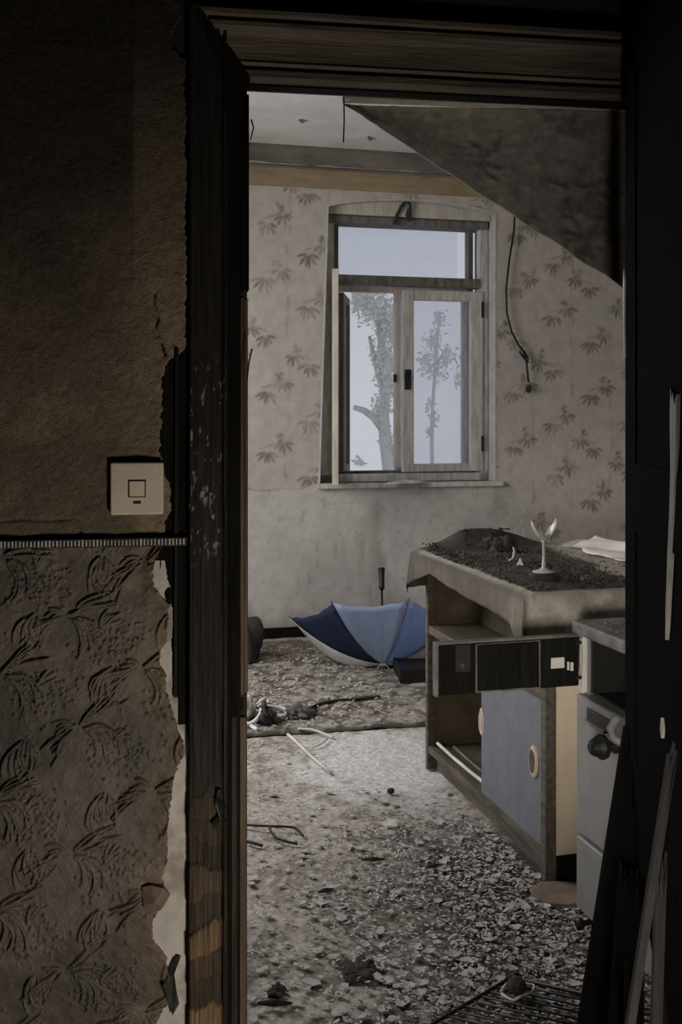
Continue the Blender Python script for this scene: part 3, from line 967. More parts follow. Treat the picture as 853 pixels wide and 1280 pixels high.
def wbox(mb, x0, x1, y0, y1, d, th, ref=510):
    u0, u1 = FAR.u(x0, d), FAR.u(x1, d)
    mb.box(u0, u1, -d - 0.0, -d + th, FAR.z(ref, y1, d), FAR.z(ref, y0, d))
    return mb


Uf = lambda px, d=DI: FAR.u(px, d)
Zf = lambda py, d=DI: FAR.z(510, py, d)
fL, fR = OW['uL_b'] + .004, OW['uR'] - .004
f = MB()
f.box(fL, Uf(418), .10, .16, OW['z0'], 2.64)
f.box(Uf(600), fR, .10, .16, OW['z0'], 2.64)
f.box(fL, fR, .10, .16, OW['z0'], Zf(592))
f.build('inner_frame', M['winwood'], win, bevel=.004)
MB().box(Uf(418), Uf(600), .085, .16, Zf(358), Zf(346)).build('transom', M['windark'], win, bevel=.006)
MB().box(fL, fR, .06, .16, Zf(273), 2.645).build('head_board', M['wincream'], win, bevel=.004)
MB().box(fL + .01, fR - .01, .075, .16, Zf(283), Zf(274)).build('head_shadow_rail', M['windark'], win, bevel=.004)  # dark rail stands in for the shadow line under the head board
# outer frame
f = MB()
f.box(fL, Uf(424, DO), .27, .33, OW['z0'], 2.64)
f.box(Uf(586, DO), Uf(592, DO), .26, .33, OW['z0'], 2.64)
f.box(Uf(604, DO), fR, .27, .33, OW['z0'], 2.64)
f.box(fL, fR, .27, .33, OW['z0'], Zf(588, DO))
f.box(fL, fR, .27, .33, Zf(285, DO), 2.645)
f.build('outer_frame', M['windark'], win, bevel=.004)
MB().box(Uf(424, DO), Uf(586, DO), .265, .33, Zf(366, DO), Zf(357, DO)).build('outer_transom', M['wincream'], win, bevel=.004)
tp = MB().box(Uf(418), Uf(586), .30, .304, Zf(357, DO), Zf(284, DO)).build('pane', M['glass_clear'], win)
# right inner sash, closed
sx0, sx1, sy0, sy1 = Uf(503), Uf(603), Zf(362), Zf(590)
gx0, gx1, gy0, gy1 = Uf(517), Uf(588), Zf(375), Zf(580)
f = MB()
f.box(sx0, gx0, .085, .13, sy1, sy0)
f.box(gx1, sx1, .085, .13, sy1, sy0)
f.box(gx0, gx1, .088, .13, gy0, sy0)
f.box(gx0, gx1, .088, .13, sy1, gy1)
sash = f.build('inner_sash', M['winwood'], win, bevel=.005)
MB().box(gx0, gx1, .105, .109, gy1, gy0).build('pane', M['glass_dusty'], sash)
hm = Matrix.Translation((Uf(509), .085, Zf(472))) @ Matrix.Rotation(R(90), 4, 'X')
MB().box(Uf(505), Uf(513), .078, .086, Zf(487), Zf(462)).lathe([(.012, 0), (.014, .02), (.010, .035)], 12, hm).build('latch', M['iron'], sash, bevel=.002)
MB().box(Uf(601), Uf(604), .080, .09, Zf(395), Zf(375)).box(Uf(601), Uf(604), .080, .09, Zf(565), Zf(545)).build('hinge', M['iron'], sash)
# right outer sash
f = MB()
f.box(Uf(497, DO), Uf(503, DO), .285, .32, Zf(588, DO), Zf(366, DO))
f.box(Uf(580, DO), Uf(587, DO), .285, .32, Zf(588, DO), Zf(366, DO))
f.box(Uf(503, DO), Uf(580, DO), .285, .32, Zf(372, DO), Zf(366, DO))
f.box(Uf(503, DO), Uf(580, DO), .285, .32, Zf(588, DO), Zf(583, DO))
os_ = f.build('outer_sash', M['winwood'], win, bevel=.004)
MB().box(Uf(503, DO), Uf(580, DO), .300, .304, Zf(583, DO), Zf(372, DO)).build('pane', M['glass_dusty'], os_)
# meeting stile
MB().box(Uf(494, DO), Uf(501, DO), .255, .30, Zf(585, DO), Zf(362, DO)).build('meeting_stile', M['wincream'], win, bevel=.004)
MB().box(Uf(492, DO), Uf(495, DO), .245, .258, Zf(478, DO), Zf(468, DO)).build('catch', M['iron'], win)


def swung_sash(hu, hd, ang, width, z0, z1, st, th, m, gm):
    Mx = Matrix.Translation((hu, hd, 0)) @ Matrix.Rotation(ang, 4, 'Z')
    g = MB()
    g.box(0, st, -th / 2, th / 2, z0, z1, Mx)
    g.box(width - st, width, -th / 2, th / 2, z0, z1, Mx)
    g.box(st, width - st, -th / 2, th / 2, z0, z0 + st, Mx)
    g.box(st, width - st, -th / 2, th / 2, z1 - st, z1, Mx)
    o = g.build('open_sash', M[m], win, bevel=.004)
    MB().box(st, width - st, -.002, .002, z0 + st, z1 - st, Mx).build('pane', M[gm], o)
    return o


# inner left sash swung into the room, outer left sash swung out
zs0, zs1 = OW['z0'] + .012, Zf(352)
swung_sash(Uf(419), .080, R(-92) - FAR.ang + R(2), .44, zs0, zs1, .05, .036, 'wincream', 'glass_dusty')
swung_sash(Uf(430, DO), .335, R(84) - FAR.ang, .42, Zf(592, DO), Zf(366, DO), .05, .036, 'windark', 'glass_dusty')
MB().box(Uf(396, .0), Uf(628, .0), -.035, .34, OW['z0'] - .030, OW['z0']).build('window_sill', M['winwood'], win, bevel=.006)

# things on and around the window
cd = FAR
rz3 = Matrix.Rotation(FAR.ang, 3, 'Z')
fw = lambda u, d, z: FAR.loc + rz3 @ Vector((u, -d, z))
kt = thing('curtain_cord', 'dark knotted cord loop hanging from the window head', 'cord', FAR.loc, FAR.ang)
P_ = lambda px, py, d: (lambda q: (q[0], -d, q[1]))(FAR.px(px, py, d))
MB().tube([P_(493, 281, -.05), P_(497, 268, -.05), P_(502, 258, -.04), P_(509, 250, -.02), P_(513, 256, -.03), P_(513, 266, -.045), P_(511, 275, -.05)], .011, 8, .009).build('loop', M['rag'], kt, smooth=True)
MB().lathe([(.004, -.045), (.016, -.03), (.019, 0), (.012, .03), (.004, .04)], 10, Matrix.Translation(P_(511, 268, -.045))).build('knot', M['rag'], kt, smooth=True)
pp = MB()
q = [(474, 604.5), (482, 600.5), (498, 598), (512, 596.5), (531, 599), (520, 602), (505, 604), (490, 606.5), (478, 607)]
pl = [(FAR.u(x, 0) , .03 - (y - 596) * .012) for x, y in q]
zs_ = OW['z0']
n = len(pl)
vs = [(a, bb - .05, zs_ + .002 + .012 * (i % 3) / 2) for i, (a, bb) in enumerate(pl)] + [(sum(a for a, _ in pl) / n, sum(bb for _, bb in pl) / n - .05, zs_ + .022)] + [(a, bb - .05, zs_ + .0005) for a, bb in pl]
pp.add(vs, [(i, (i + 1) % n, n) for i in range(n)] + [(i, n + 1 + i, n + 1 + (i + 1) % n, (i + 1) % n) for i in range(n)])
tag(pp.build('crumpled_paper', M['white'], **FAR.kw()), 'torn white paper lying on the middle of the window sill', 'paper')

wire = MB()
wp = [(646, 186), (645, 240), (643, 287), (637, 325), (633, 362), (634, 392), (640, 415), (649, 432), (656, 440), (660, 447), (661, 453), (656, 448), (650, 440), (652, 434), (658, 450), (660, 466), (661, 478)]
wpts = [P_(x, y, .035) for x, y in wp]
wpts[0] = (wpts[0][0], -.08, CEIL_FAR - .01)
wt = thing('hanging_wire', 'black wire dangling down the wallpaper right of the window', 'wire', FAR.loc, FAR.ang)
MB().tube(wpts, .0065, 8).build('cable', M['black'], wt, smooth=True)
MB().lathe([(.009, 0), (.017, .012), (.018, .035), (.010, .05)], 10, Matrix.Translation(P_(661, 491, .035))).build('lamp_socket', M['rag'], wt, smooth=True)

# ------------------------------------------------------------------ outdoors
g = MB().box(-25, 25, 7.2, 26, -6.1, -6.0).build('ground', M['pale_ground'])
tag(g, None, None, None, 'structure')


def tree(label, trunk_paths, clumps, leaf_n, leaf_s, Y):
    base = at(trunk_paths[0][0][0], trunk_paths[0][0][1], Y)
    base.z = -6.0
    t = thing('tree', label, 'tree', base)
    for i, path in enumerate(trunk_paths):
        pts = [at(x, y, Y + dy) - base for x, y, dy, r in path]
        rs = [r * Y / F_PX for x, y, dy, r in path]
        if i == 0:
            pts = [Vector((pts[0].x, pts[0].y, 0))] + pts
            rs = [rs[0] * 1.2] + rs
        MB().tube(pts, .1, 8, rs=rs).build('trunk' if i == 0 else 'branch', M['bark'], t, smooth=True)
    mb = MB()
    tr = random.Random(len(clumps))
    for (x, y, rx, ry, wgt) in clumps:
        for k in range(int(leaf_n * wgt)):
            p = at(x + tr.gauss(0, rx * .5), y + tr.gauss(0, ry * .5), Y + tr.gauss(0, .35)) - base
            a = Vector((tr.gauss(0, 1), tr.gauss(0, 1), tr.gauss(0, 1))).normalized()
            b_ = a.cross(Vector((tr.gauss(0, 1), tr.gauss(0, 1), tr.gauss(0, 1)))).normalized()
            s = leaf_s * tr.uniform(.6, 1.3)
            mb.add([p - a * s, p + b_ * s * .45, p + a * s, p - b_ * s * .45], [(0, 1, 2, 3)])
    tag(mb.build('foliage', M['leaf'], t), None, None, None, 'stuff')


tree('pale hazy tree with forked trunk seen through the open left sash',
     [[(494, 606, 0, 9), (487, 585, 0, 9), (482, 550, 0, 8), (480, 520, 0, 7), (483, 480, 0, 6), (478, 440, 0, 5), (474, 400, 0, 4)],
      [(482, 540, 0, 6), (468, 522, 0, 5), (455, 513, 0, 4), (442, 509, 0, 3)],
      [(483, 500, 0, 5), (474, 470, 0, 4), (466, 440, 0, 3), (462, 420, 0, 2)], [(487, 590, 0, 5), (500, 560, 0, 4), (510, 530, 0, 3)]],
     [(470, 385, 26, 20, 1.3), (452, 378, 14, 10, .5), (485, 410, 14, 26, 1.1), (480, 450, 14, 20, .8), (488, 480, 12, 20, .7), (477, 510, 10, 18, .5), (484, 550, 7, 14, .35), (449, 578, 6, 5, .15), (455, 368, 12, 5, .3)],
     420, .045, 15.0)
tree('sparse pale sapling seen through the closed right pane',
     [[(541, 606, 0, 2.5), (540, 560, 0, 2.5), (541, 510, 0, 2.2), (545, 450, 0, 2), (550, 390, 0, 1.2)], [(544, 460, 0, 1.6), (560, 430, 0, 1.2), (572, 455, 0, 1)]],
     [(549, 398, 8, 14, .5), (543, 425, 12, 14, .7), (535, 450, 14, 13, .8), (556, 447, 12, 16, .5), (545, 467, 16, 10, .6), (538, 505, 6, 8, .18), (541, 525, 7, 9, .25), (536, 540, 5, 7, .15), (572, 470, 5, 16, .2)],
     170, .050, 18.0)

# ------------------------------------------------------------------ floor
res = 0.011
xs = np.arange(FX0, FX1 + res, res)
ys = np.arange(2.0, 7.0, res)
X, Y = np.meshgrid(xs, ys)
n1, n2, n3 = fbm(X * 2.2, Y * 2.2, 81, 4), fbm(X * 12, Y * 12, 82, 4), fbm(X * 45, Y * 45, 83, 3)
C = np.ones(X.shape + (3,)) * np.array((0.37, 0.345, 0.315))
C = lerp3(C, (0.24, 0.215, 0.19), sstep(0.42, 0.68, n2))
C = lerp3(C, (0.46, 0.44, 0.41), sstep(0.55, 0.75, n3) * 0.8)
# bare pale lino in front of the cupboard
c0 = np.array(fl(478, 950)[:2])
pale = sstep(0.60, 0.25, np.hypot((X - c0[0] - 0.02) / 0.75, (Y - c0[1]) / 1.0) + 0.35 * (n2 - 0.5))
C = lerp3(C, (0.56, 0.56, 0.57), pale * 0.95)
# dark litter beside the cupboard and cooker
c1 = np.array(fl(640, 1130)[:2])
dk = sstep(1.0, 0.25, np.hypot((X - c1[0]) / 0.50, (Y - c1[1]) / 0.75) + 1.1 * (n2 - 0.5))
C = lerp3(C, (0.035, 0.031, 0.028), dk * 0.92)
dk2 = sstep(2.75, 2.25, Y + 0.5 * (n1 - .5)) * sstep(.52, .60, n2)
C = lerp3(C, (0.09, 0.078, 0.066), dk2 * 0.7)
Hh = (n3 - 0.5) * 0.006 + (n2 - 0.5) * 0.005 - 0.0055
tag(grid_object('floor', np.stack([X, Y, Hh], -1), C, M['floor_attr']), 'far room floor strewn with paint flakes and dirt', None, None, 'structure')
tag(MB().box(-1.75, 2.5, -1.4, 7.2, -.12, -.014).build('floor_slab', M['near_dark']), None, None, None, 'structure')
tag(MB().box(-1.75, 1.65, -1.4, 2.02, -.014, -.001).build('floor_near', M['near_dark']), None, None, None, 'structure')

# rug
rp0, rp1 = fl(310, 921), fl(533, 907)
ra = math.atan2(rp1.y - rp0.y, rp1.x - rp0.x)
rug_loc = Vector((rp0.x, rp0.y, 0))
res = 0.0105
rw, rl = 1.75, 1.70
xs = np.arange(-0.75, rw - .75 + res, res)
ys = np.arange(0, rl, res)
X, Y = np.meshgrid(xs, ys)
ca, sa = math.cos(ra), math.sin(ra)
cell = 0.135
gy = np.floor(Y / cell)
gx = np.floor(X / cell + 0.5 * (gy % 2))
best = np.full(X.shape, 9.0)
for i in (-1, 0, 1):
    for j in (-1, 0, 1):
        cy_ = gy + j
        cx_ = gx + i
        jx, jy = vn(cx_ * 3.7, cy_ * 5.1, 91) - .5, vn(cx_ * 4.3, cy_ * 2.9, 92) - .5
        ccx = (cx_ + .5 - 0.5 * (cy_ % 2) + jx * .4) * cell
        ccy = (cy_ + .5 + jy * .4) * cell
        sz = 0.75 + 0.6 * vn(cx_ * 1.7, cy_ * 2.3, 93)
        best = np.minimum(best, np.hypot((X - ccx) * 0.9, Y - ccy) / sz)
n2, n3 = fbm(X * 10, Y * 10, 94, 4), fbm(X * 40, Y * 40, 95, 3)
d = best / cell
C = np.ones(X.shape + (3,)) * np.array((0.29, 0.265, 0.235))
ring = np.exp(-((d - 0.40) / 0.10) ** 2)
C = lerp3(C, (0.38, 0.35, 0.31), sstep(0.34, 0.2, d) * .8)
C = lerp3(C, (0.075, 0.06, 0.046), ring * sstep(.30, .48, n2) * .92)
C = lerp3(C, (0.12, 0.098, 0.076), sstep(.50, .72, n2) * .7)
C = lerp3(C, (0.45, 0.43, 0.40), sstep(.62, .76, n3) * .8)
C = lerp3(C, (0.05, 0.042, 0.034), sstep(.024, .0, Y))
far_tone = sstep(1.0, 1.5, Y + .3 * (n2 - .5))  # rug gets darker toward the window wall
C = lerp3(C, (0.12, 0.095, 0.07), far_tone * .6)
Hh = 0.010 + 0.006 * sstep(.42, .25, d) + (n2 - .5) * .008 - .012 * sstep(.012, 0, Y)
rug = grid_object('worn_rug', np.stack([X, Y, Hh], -1), C, M['rug_attr'], None, rug_loc, ra)
tag(rug, 'worn brown rug with a pebble pattern under the umbrella', 'rug')

# ------------------------------------------------------------------ umbrella, upside down
alpha = R(66)
A = Vector((fl(479, 833)[0] * .987, 5.32, .032))
umb = thing('umbrella', 'open blue and white umbrella lying upside down near the window wall', 'umbrella', A)
ax = Vector((0, math.cos(alpha), math.sin(alpha)))
e1, e2 = Vector((1, 0, 0)), Vector((0, -math.sin(alpha), math.cos(alpha)))
RU, DU = .490, .212
phis = [R(a) for a in (13, 58, 103, 148, 193, 238, 283, 328)]


def rib_pt(phi, s, inset=0.0):
    r = RU * (s ** 0.92)
    h = DU * s ** 1.75 + inset
    return ax * h + (e1 * math.sin(phi) + e2 * math.cos(phi)) * r


kinds = ['midblue', 'whitefab', 'navy', 'skyblue', 'midblue', 'whitefab', 'navy', 'skyblue']
for k in range(8):
    p0, p1 = phis[k], phis[(k + 1) % 8] + (2 * math.pi if k == 7 else 0)
    ns, nt = 12, 8
    P = np.zeros((ns + 1, nt + 1, 3))
    for i in range(ns + 1):
        for j in range(nt + 1):
            t = j / nt
            s = i / ns
            sc = 1 - 0.055 * 4 * t * (1 - t) * s ** 3
            q = rib_pt(p0, s * sc).lerp(rib_pt(p1, s * sc), t) + ax * ((-0.045 if kinds[k] == 'whitefab' else 0.012) * 4 * t * (1 - t) * math.sin(math.pi * s) + .004 * math.sin(t * 19 + k) * s)
            P[i, j] = q
    o = grid_object('canopy_panel', P, None, M[kinds[k]], umb)
    sd = o.modifiers.new('thickness', 'SOLIDIFY')
    sd.thickness = .0012
for k in range(8):
    rb = MB().tube([rib_pt(phis[k], s, .004) for s in (0, .2, .4, .6, .8, .93, 1.012)], .0030, 6).build('rib', M['iron'], umb, smooth=True)
    MB().tube([rib_pt(phis[k], .52, .006), ax * .21 + (e1 * math.sin(phis[k]) + e2 * math.cos(phis[k])) * .012], .002, 5).build('stretcher', M['iron'], rb)
MB().tube([ax * .0, ax * .40], .0062, 10).build('shaft', M['iron'], umb, smooth=True)
MB().tube([ax * .195, ax * .235], .013, 12).build('runner', M['black'], umb, smooth=True)
MB().tube([ax * .385, ax * .40, ax * .41, ax * .47, ax * .50, ax * .505], .01, 14, rs=[.010, .017, .014, .016, .019, .012]).build('handle', M['black'], umb, smooth=True)
fe = MB()
fe.box(-.014, .014, -.022, -.008, -.006, .032)
o = fe.build('tip_cap', M['white'], umb, bevel=.004)
o['label'] = 'white tip cap'
MB().box(-.003, .003, -.0235, -.021, .010, .024).build('slot', M['black'], o)
for sgn in (-1, 1):
    MB().tube([(sgn * .012, -.018, .002), (sgn * .022, -.026, -.006), (sgn * .030, -.030, -.0175)], .0022, 6).build('wire_foot', M['white'], o)

# flat black tray right of it
tr_c = fl(516, 857)
tray = thing('flat_tray', 'flat black tray on the rug between the umbrella and the cupboard', 'tray', (fl(500, 856).x, fl(500, 858).y, .014), R(4))
MB().box(0, .34, 0, .30, 0, .012).build('base', M['black'], tray)
tm = MB()
tm.box(0, .34, 0, .014, .012, .066).box(0, .34, .286, .30, .012, .066).box(0, .014, .014, .286, .012, .066).box(.326, .34, .014, .286, .012, .066)
tm.build('rim', M['black'], tray, bevel=.003)
MB().box(.012, .33, .012, .29, .05, .060).build('lid', M['rust'], tray, bevel=.002)


def lump(name, label, cat, loc, rx, ry, rz_, m, seed, amp=.28, freq=2.2, sub=4, group=None):
    bm = bmesh.new()
    bmesh.ops.create_icosphere(bm, subdivisions=sub, radius=1)
    for v in bm.verts:
        c = v.co
        k_ = 1 + amp * (float(fbm(np.array([c.x * freq + c.z * 1.3]), np.array([c.y * freq - c.z * .7]), seed, 3)[0]) - .5) * 2
        k_ -= .12 * abs(math.sin(3 * c.x + 4 * c.z + seed)) * amp * 3
        v.co = Vector((c.x * rx * k_, c.y * ry * k_, max(-rz_ * .72, c.z * rz_ * k_)))
    lo = min(v.co.z for v in bm.verts)
    for v in bm.verts:
        v.co.z -= lo
    me = bpy.data.meshes.new(name)
    bm.to_mesh(me)
    bm.free()
    me.polygons.foreach_set('use_smooth', [True] * len(me.polygons))
    me.materials.append(M[m])
    return tag(link(name, me, None, loc), label, cat, group)


bl = fl(303, 830)
lump('crumpled_bag', 'dark rounded bag half hidden behind the left jamb at the skirting', 'bag', (bl.x + .005, bl.y + .02, .012), .105, .10, .145, 'rag', 4)

# ------------------------------------------------------------------ cables and rags on the rug
def tubes(name, label, cat, paths, r, m, z=.02, part='strand', group=None, n=7, rs=None):
    pts = [[fl(x, y, zz_) for x, y, zz_ in p] for p in paths]
    b0 = Vector((pts[0][0].x, pts[0][0].y, 0))
    if len(paths) == 1:
        o = MB().tube([p - b0 for p in pts[0]], r, n, rs=rs).build(name, M[m], None, b0, smooth=True)
        return tag(o, label, cat, group)
    t = thing(name, label, cat, b0, 0, group)
    for p in pts:
        MB().tube([q - b0 for q in p], r, n).build(part, M[m], t, smooth=True)
    return t


def smooth_path(p, n=5):
    out = []
    for i in range(len(p) - 1):
        p0, p1, p2, p3 = p[max(i - 1, 0)], p[i], p[i + 1], p[min(i + 2, len(p) - 1)]
        for k in range(n):
            t = k / n
            out.append(tuple(.5 * ((2 * b_) + (-a + c) * t + (2 * a - 5 * b_ + 4 * c - dd) * t * t + (-a + 3 * b_ - 3 * c + dd) * t ** 3) for a, b_, c, dd in zip(p0, p1, p2, p3)))
    out.append(tuple(p[-1]))
    return out


SP = smooth_path
tubes('white_cable', 'tangled white cable looping over the dark rags by the left jamb', 'cable',
      [SP([(300, 908, .02), (314, 904, .03), (323, 897, .05), (327, 886, .06), (325, 878, .05), (332, 873, .04), (334, 876, .03)]),
       SP([(300, 895, .02), (312, 887, .05), (322, 881, .06), (331, 874, .05), (336, 879, .04)]),
       SP([(316, 885, .05), (330, 883, .06), (345, 884, .05), (356, 887, .04), (358, 893, .03), (350, 895, .03), (340, 893, .03)]),
       SP([(302, 878, .03), (308, 889, .04), (305, 900, .03), (315, 908, .02), (322, 912, .02)])], .0085, 'white', part='loop')  # lies over the rags
g0 = fl(334, 908)
lump('dark_rag', 'black crumpled rag lying under the white cable', 'rag', (g0.x - .01, g0.y + .02, .010), .045, .075, .040, 'rag', 9, .7, 3.4)
g0 = fl(372, 899)
lump('grey_rag', 'grey twisted rag trailing right of the white cable', 'rag', (g0.x, g0.y, .010), .075, .05, .028, 'greyrag', 12, .7, 4)
g0 = fl(309, 902)
lump('pale_rag', 'pale crumpled scrap against the left jamb beside the cable', 'rag', (g0.x - .01, g0.y, .010), .05, .06, .06, 'paper', 15, .6, 3)
tubes('dark_stick', 'long dark stick pointing right from the rags on the rug', 'stick', [SP([(383, 887, .03), (398, 881, .022), (420, 876, .02), (445, 874, .02), (475, 871, .02)])], .0075, 'twig')
tubes('white_rod', 'thin straight pale rod slanting across the rug edge', 'rod', [[(360, 918, .012), (367, 924, .010), (390, 946, .007), (414, 966, .006)]], .0062, 'paper')
tubes('pale_strip', 'curled pale strip lying along the rug edge', 'strip', [SP([(373, 911, .016), (390, 912, .018), (405, 917, .012), (417, 922, .005)])], .005, 'paper')
tubes('pale_strip', 'bent pale strip on the floor just in front of the rug', 'strip', [SP([(379, 931, .005), (392, 934, .006), (404, 928, .008), (410, 923, .006)])], .003, 'paper')
tubes('dark_twig', 'forked dark twig lying by the left jamb', 'twig', [SP([(304, 1031, .008), (320, 1032, .012), (345, 1033, .014), (365, 1034, .012), (373, 1038, .008), (379, 1045, .006)]),
                                                                          SP([(336, 1033, .012), (342, 1044, .012), (352, 1050, .010), (372, 1055, .006)])], .0038, 'twig', part='fork')
tubes('dark_twig', 'short dark twig left of the forked twig end near the jamb', 'twig', [SP([(309, 1052, .006), (318, 1054, .008), (328, 1057, .006)])], .005, 'twig')
for (x0, y0_, x1_, y1_, r, m, lab) in ((452, 1074, 482, 1074, .0075, 'twig', 'dark wood chip in the middle of the littered floor'),
                                      (398, 1115, 417, 1111, .007, 'twig', 'dark end of a split wood chip on the floor'),
                                      (415, 1110, 435, 1108, .008, 'paper', 'pale split wood chip on the middle of the floor'),
                                      (322, 1254, 366, 1254, .0085, 'lath', 'grey wood sliver at the bottom left of the floor'),
                                      (338, 996, 350, 997, .005, 'twig', 'tiny dark chip high on the floor near the jamb'),
                                      (534, 1083, 552, 1081, .007, 'twig', 'dark chip among the flakes in front of the cupboard')):
    tubes('wood_chip', lab, 'wood chip', [[(x0, y0_, .008), ((x0 + x1_) / 2, (y0_ + y1_) / 2 - .5, .009), (x1_, y1_, .007)]], r, m, n=5, rs=[r * .45, r, r * .25])
g0 = fl(448, 1214)
lump('dirt_clump', 'black clump of dirt low in the middle of the floor', 'dirt', (g0.x, g0.y, 0), .044, .052, .0055, 'ash', 21, .9, 3.5)
g0 = fl(347, 1243)
lump('dirt_clump', 'small black clump above the grey sliver at bottom left', 'dirt', (g0.x, g0.y, 0), .024, .024, .010, 'ash', 23, .8, 3)
g0 = fl(489, 992)
lump('dirt_clump', 'dark pebble on the pale bare floor patch', 'dirt', (g0.x, g0.y, 0), .013, .012, .012, 'ash', 25, .5, 3, 3)
bp = MB()
q = [fl(476, 1030), fl(486, 1026), fl(496, 1031), fl(497, 1036), fl(484, 1035)]
c0 = q[0].copy()
bp.add([(p.x - c0.x, p.y - c0.y, .007 + .010 * (i == 2)) for i, p in enumerate(q)] + [(p.x - c0.x, p.y - c0.y, .0) for p in q], [(0, 1, 2, 3, 4), (9, 8, 7, 6, 5)] + [(i, (i + 1) % 5, 5 + (i + 1) % 5, 5 + i) for i in range(5)])
tag(bp.build('plaster_chunk', M['flake'], None, c0), 'pale plaster chunk at the front of the bare floor patch', 'plaster')

# ------------------------------------------------------------------ cupboard
CB = Vector((0.571, 2.889, 0))
CA = R(15)
cab = thing('cupboard', 'low brown kitchen cupboard with sliding grey-blue doors under a dirty cloth', 'cupboard', CB, CA)
LW, DP, HT = .985, .56, .80
MB().box(.03, DP, .03, LW - .03, 0, .062).build('plinth', M['edgewood'], cab)
MB().box(0, .022, .0, LW, .062, .088).build('bottom_rail', M['edgewood'], cab, bevel=.003)
MB().box(.022, DP, .02, LW - .02, .066, .084).build('bottom_board', M['carcass'], cab)
MB().box(0.004, DP, LW - .02, LW, 0, HT - .03).build('side_panel', M['carcass'], cab)
o = MB().box(0.030, DP, 0, .02, .075, HT - .03).build('side_panel', M['cream'], cab)
o['label'] = 'cream side panel'
MB().box(.03, DP, .012, .03, 0, .075).build('plinth_end', M['blackwood'], cab)
MB().box(-.004, .030, -.002, .030, .0, HT - .03).build('corner_post', M['edgewood'], cab, bevel=.003)
MB().box(-.004, .022, LW - .022, LW + .002, .0, HT - .03).build('corner_post', M['edgewood'], cab, bevel=.003)
MB().box(DP - .012, DP, .02, LW - .02, .084, HT - .03).build('back_panel', M['fibre'], cab)
MB().box(.03, DP - .012, .02, LW - .02, .512, .530).build('shelf', M['carcass'], cab)
MB().box(.0, .03, .03, LW - .022, .500, .530).build('shelf_edge', M['edgewood'], cab, bevel=.003)
MB().box(.20, .214, .02, LW - .02, .53, HT - .03).build('inner_divider', M['carcass'], cab)
MB().box(-.01, DP, -.01, LW + .01, HT - .03, HT).build('top_board', M['carcass'], cab)
for (xo, ya, yb, hn) in ((.006, .034, .480, .085), (.028, .052, .478, .30)):
    dr = MB().box(xo, xo + .014, ya, yb, .086, .508).build('sliding_door', M['bluedoor'], cab, bevel=.002)
    hm = Matrix.Translation((xo - .001, hn, .313)) @ Matrix.Rotation(R(-90), 4, 'Y') @ Matrix.Diagonal((1.75, .85, 1, 1))
    if xo > .02:
        continue
    ho = MB().lathe([(.026, -.002), (.026, .006), (.021, .010), (.019, .004)], 24, hm).build('finger_pull', M['cream'], dr, smooth=False)
    MB().lathe([(.019, .003), (.019, .0112)], 24, hm @ Matrix.Translation((.001, -.003, 0))).build('recess', M['carcass'], ho)
    hm2 = Matrix.Translation((xo + .008, .482, .313)) @ Matrix.Rotation(R(-90), 4, 'Y') @ Matrix.Diagonal((1.75, .85, 1, 1))
    MB().lathe([(.026, -.002), (.026, .006), (.021, .010), (.019, .004)], 24, hm2).build('finger_pull', M['cream'], dr)
# two pale guide strips that have come loose on the bottom board
st_ = thing('loose_strip', 'loose pale guide strip lying inside the open end of the cupboard', 'strip', CB, CA)
MB().tube([(.030, .95, .10), (.034, .80, .094), (.040, .64, .091), (.046, .52, .091)], .006, 6).build('strip', M['white'], st_)
st2 = thing('loose_strip', 'second thinner guide strip behind the pale one inside the cupboard', 'strip', CB, CA)
MB().tube([(.075, .90, .098), (.080, .72, .091), (.085, .52, .090)], .005, 6).build('strip', M['hotplate'], st2)

cl_ = lambda p: Matrix.Rotation(CA, 3, 'Z').inverted() @ (Vector(p) - CB)
# tablecloth: falls over the edges with folds, rucked up along its far end
xF, yN, yF, xB = -.052, -.028, .955, .585
ny, nx = 150, 96
av = np.linspace(-.16, 1.05, ny)     # along the cupboard (near -> far)
bv_ = np.linspace(-.15, .64, nx)     # across (front -> back)
Bq, Aq = np.meshgrid(bv_, av)
zt = HT + .014
lenF = np.interp(Aq, [-.2, -.03, .08, .25, .5, .75, .9, 1.05], [.15, .15, .095, .085, .075, .055, .10, .16])
lenN = np.interp(Bq, [-.15, -.05, .03, .1, .3, .6], [.22, .21, .15, .15, .16, .16])
lenR = .03
oF = np.clip((xF - Bq) / .098, 0, 1) * lenF
oN = np.clip((yN - Aq) / .132, 0, 1) * lenN
oR = np.clip((Aq - yF) / .095, 0, 1) * np.where(Bq < .06, .14, lenR)
fold = .004 * np.sin(Aq * 22 + 1.2 * np.sin(Aq * 13)) + .002 * np.sin(Aq * 71)
foldN = .006 * np.sin(Bq * 45) + .004 * np.sin(Bq * 90)
rim = 0.012
Xc = np.where(Bq < xF, xF - .014 - fold * (oF / .1) - .10 * oF, Bq)
Xc = Xc - .02 * (oN > 0) * np.clip((xF + .03 - Bq) / .03, 0, 1)
Yc = np.where(Aq < yN, yN - .010 - foldN * (oN / .1) - .06 * oN, np.where(Aq > yF, yF + .012 + .15 * oR, Aq))
drop = np.maximum(np.maximum(oF, oN), oR)
Zc = zt - drop - 0.004 * sstep(.03, 0, np.minimum(Bq - xF, Aq - yN))
ntop = fbm(Aq * 9, Bq * 9, 101, 4)
on_top = (drop <= 0)
Zc += np.where(on_top, (ntop - .5) * .006 + .003, 0)
ruck = .066 * np.exp(-((Aq - .93) / .06) ** 2) * sstep(-.04, .15, Bq) * sstep(.50, .2, Bq)
ruck += .030 * np.exp(-((Bq - .56) / .05) ** 2) * sstep(.1, .4, Aq) * sstep(1.0, .8, Aq)
Zc += ruck * np.where(oR > 0, 1.0, 1.0)
Cc = np.ones(Bq.shape + (3,)) * np.array((0.36, 0.33, 0.285))
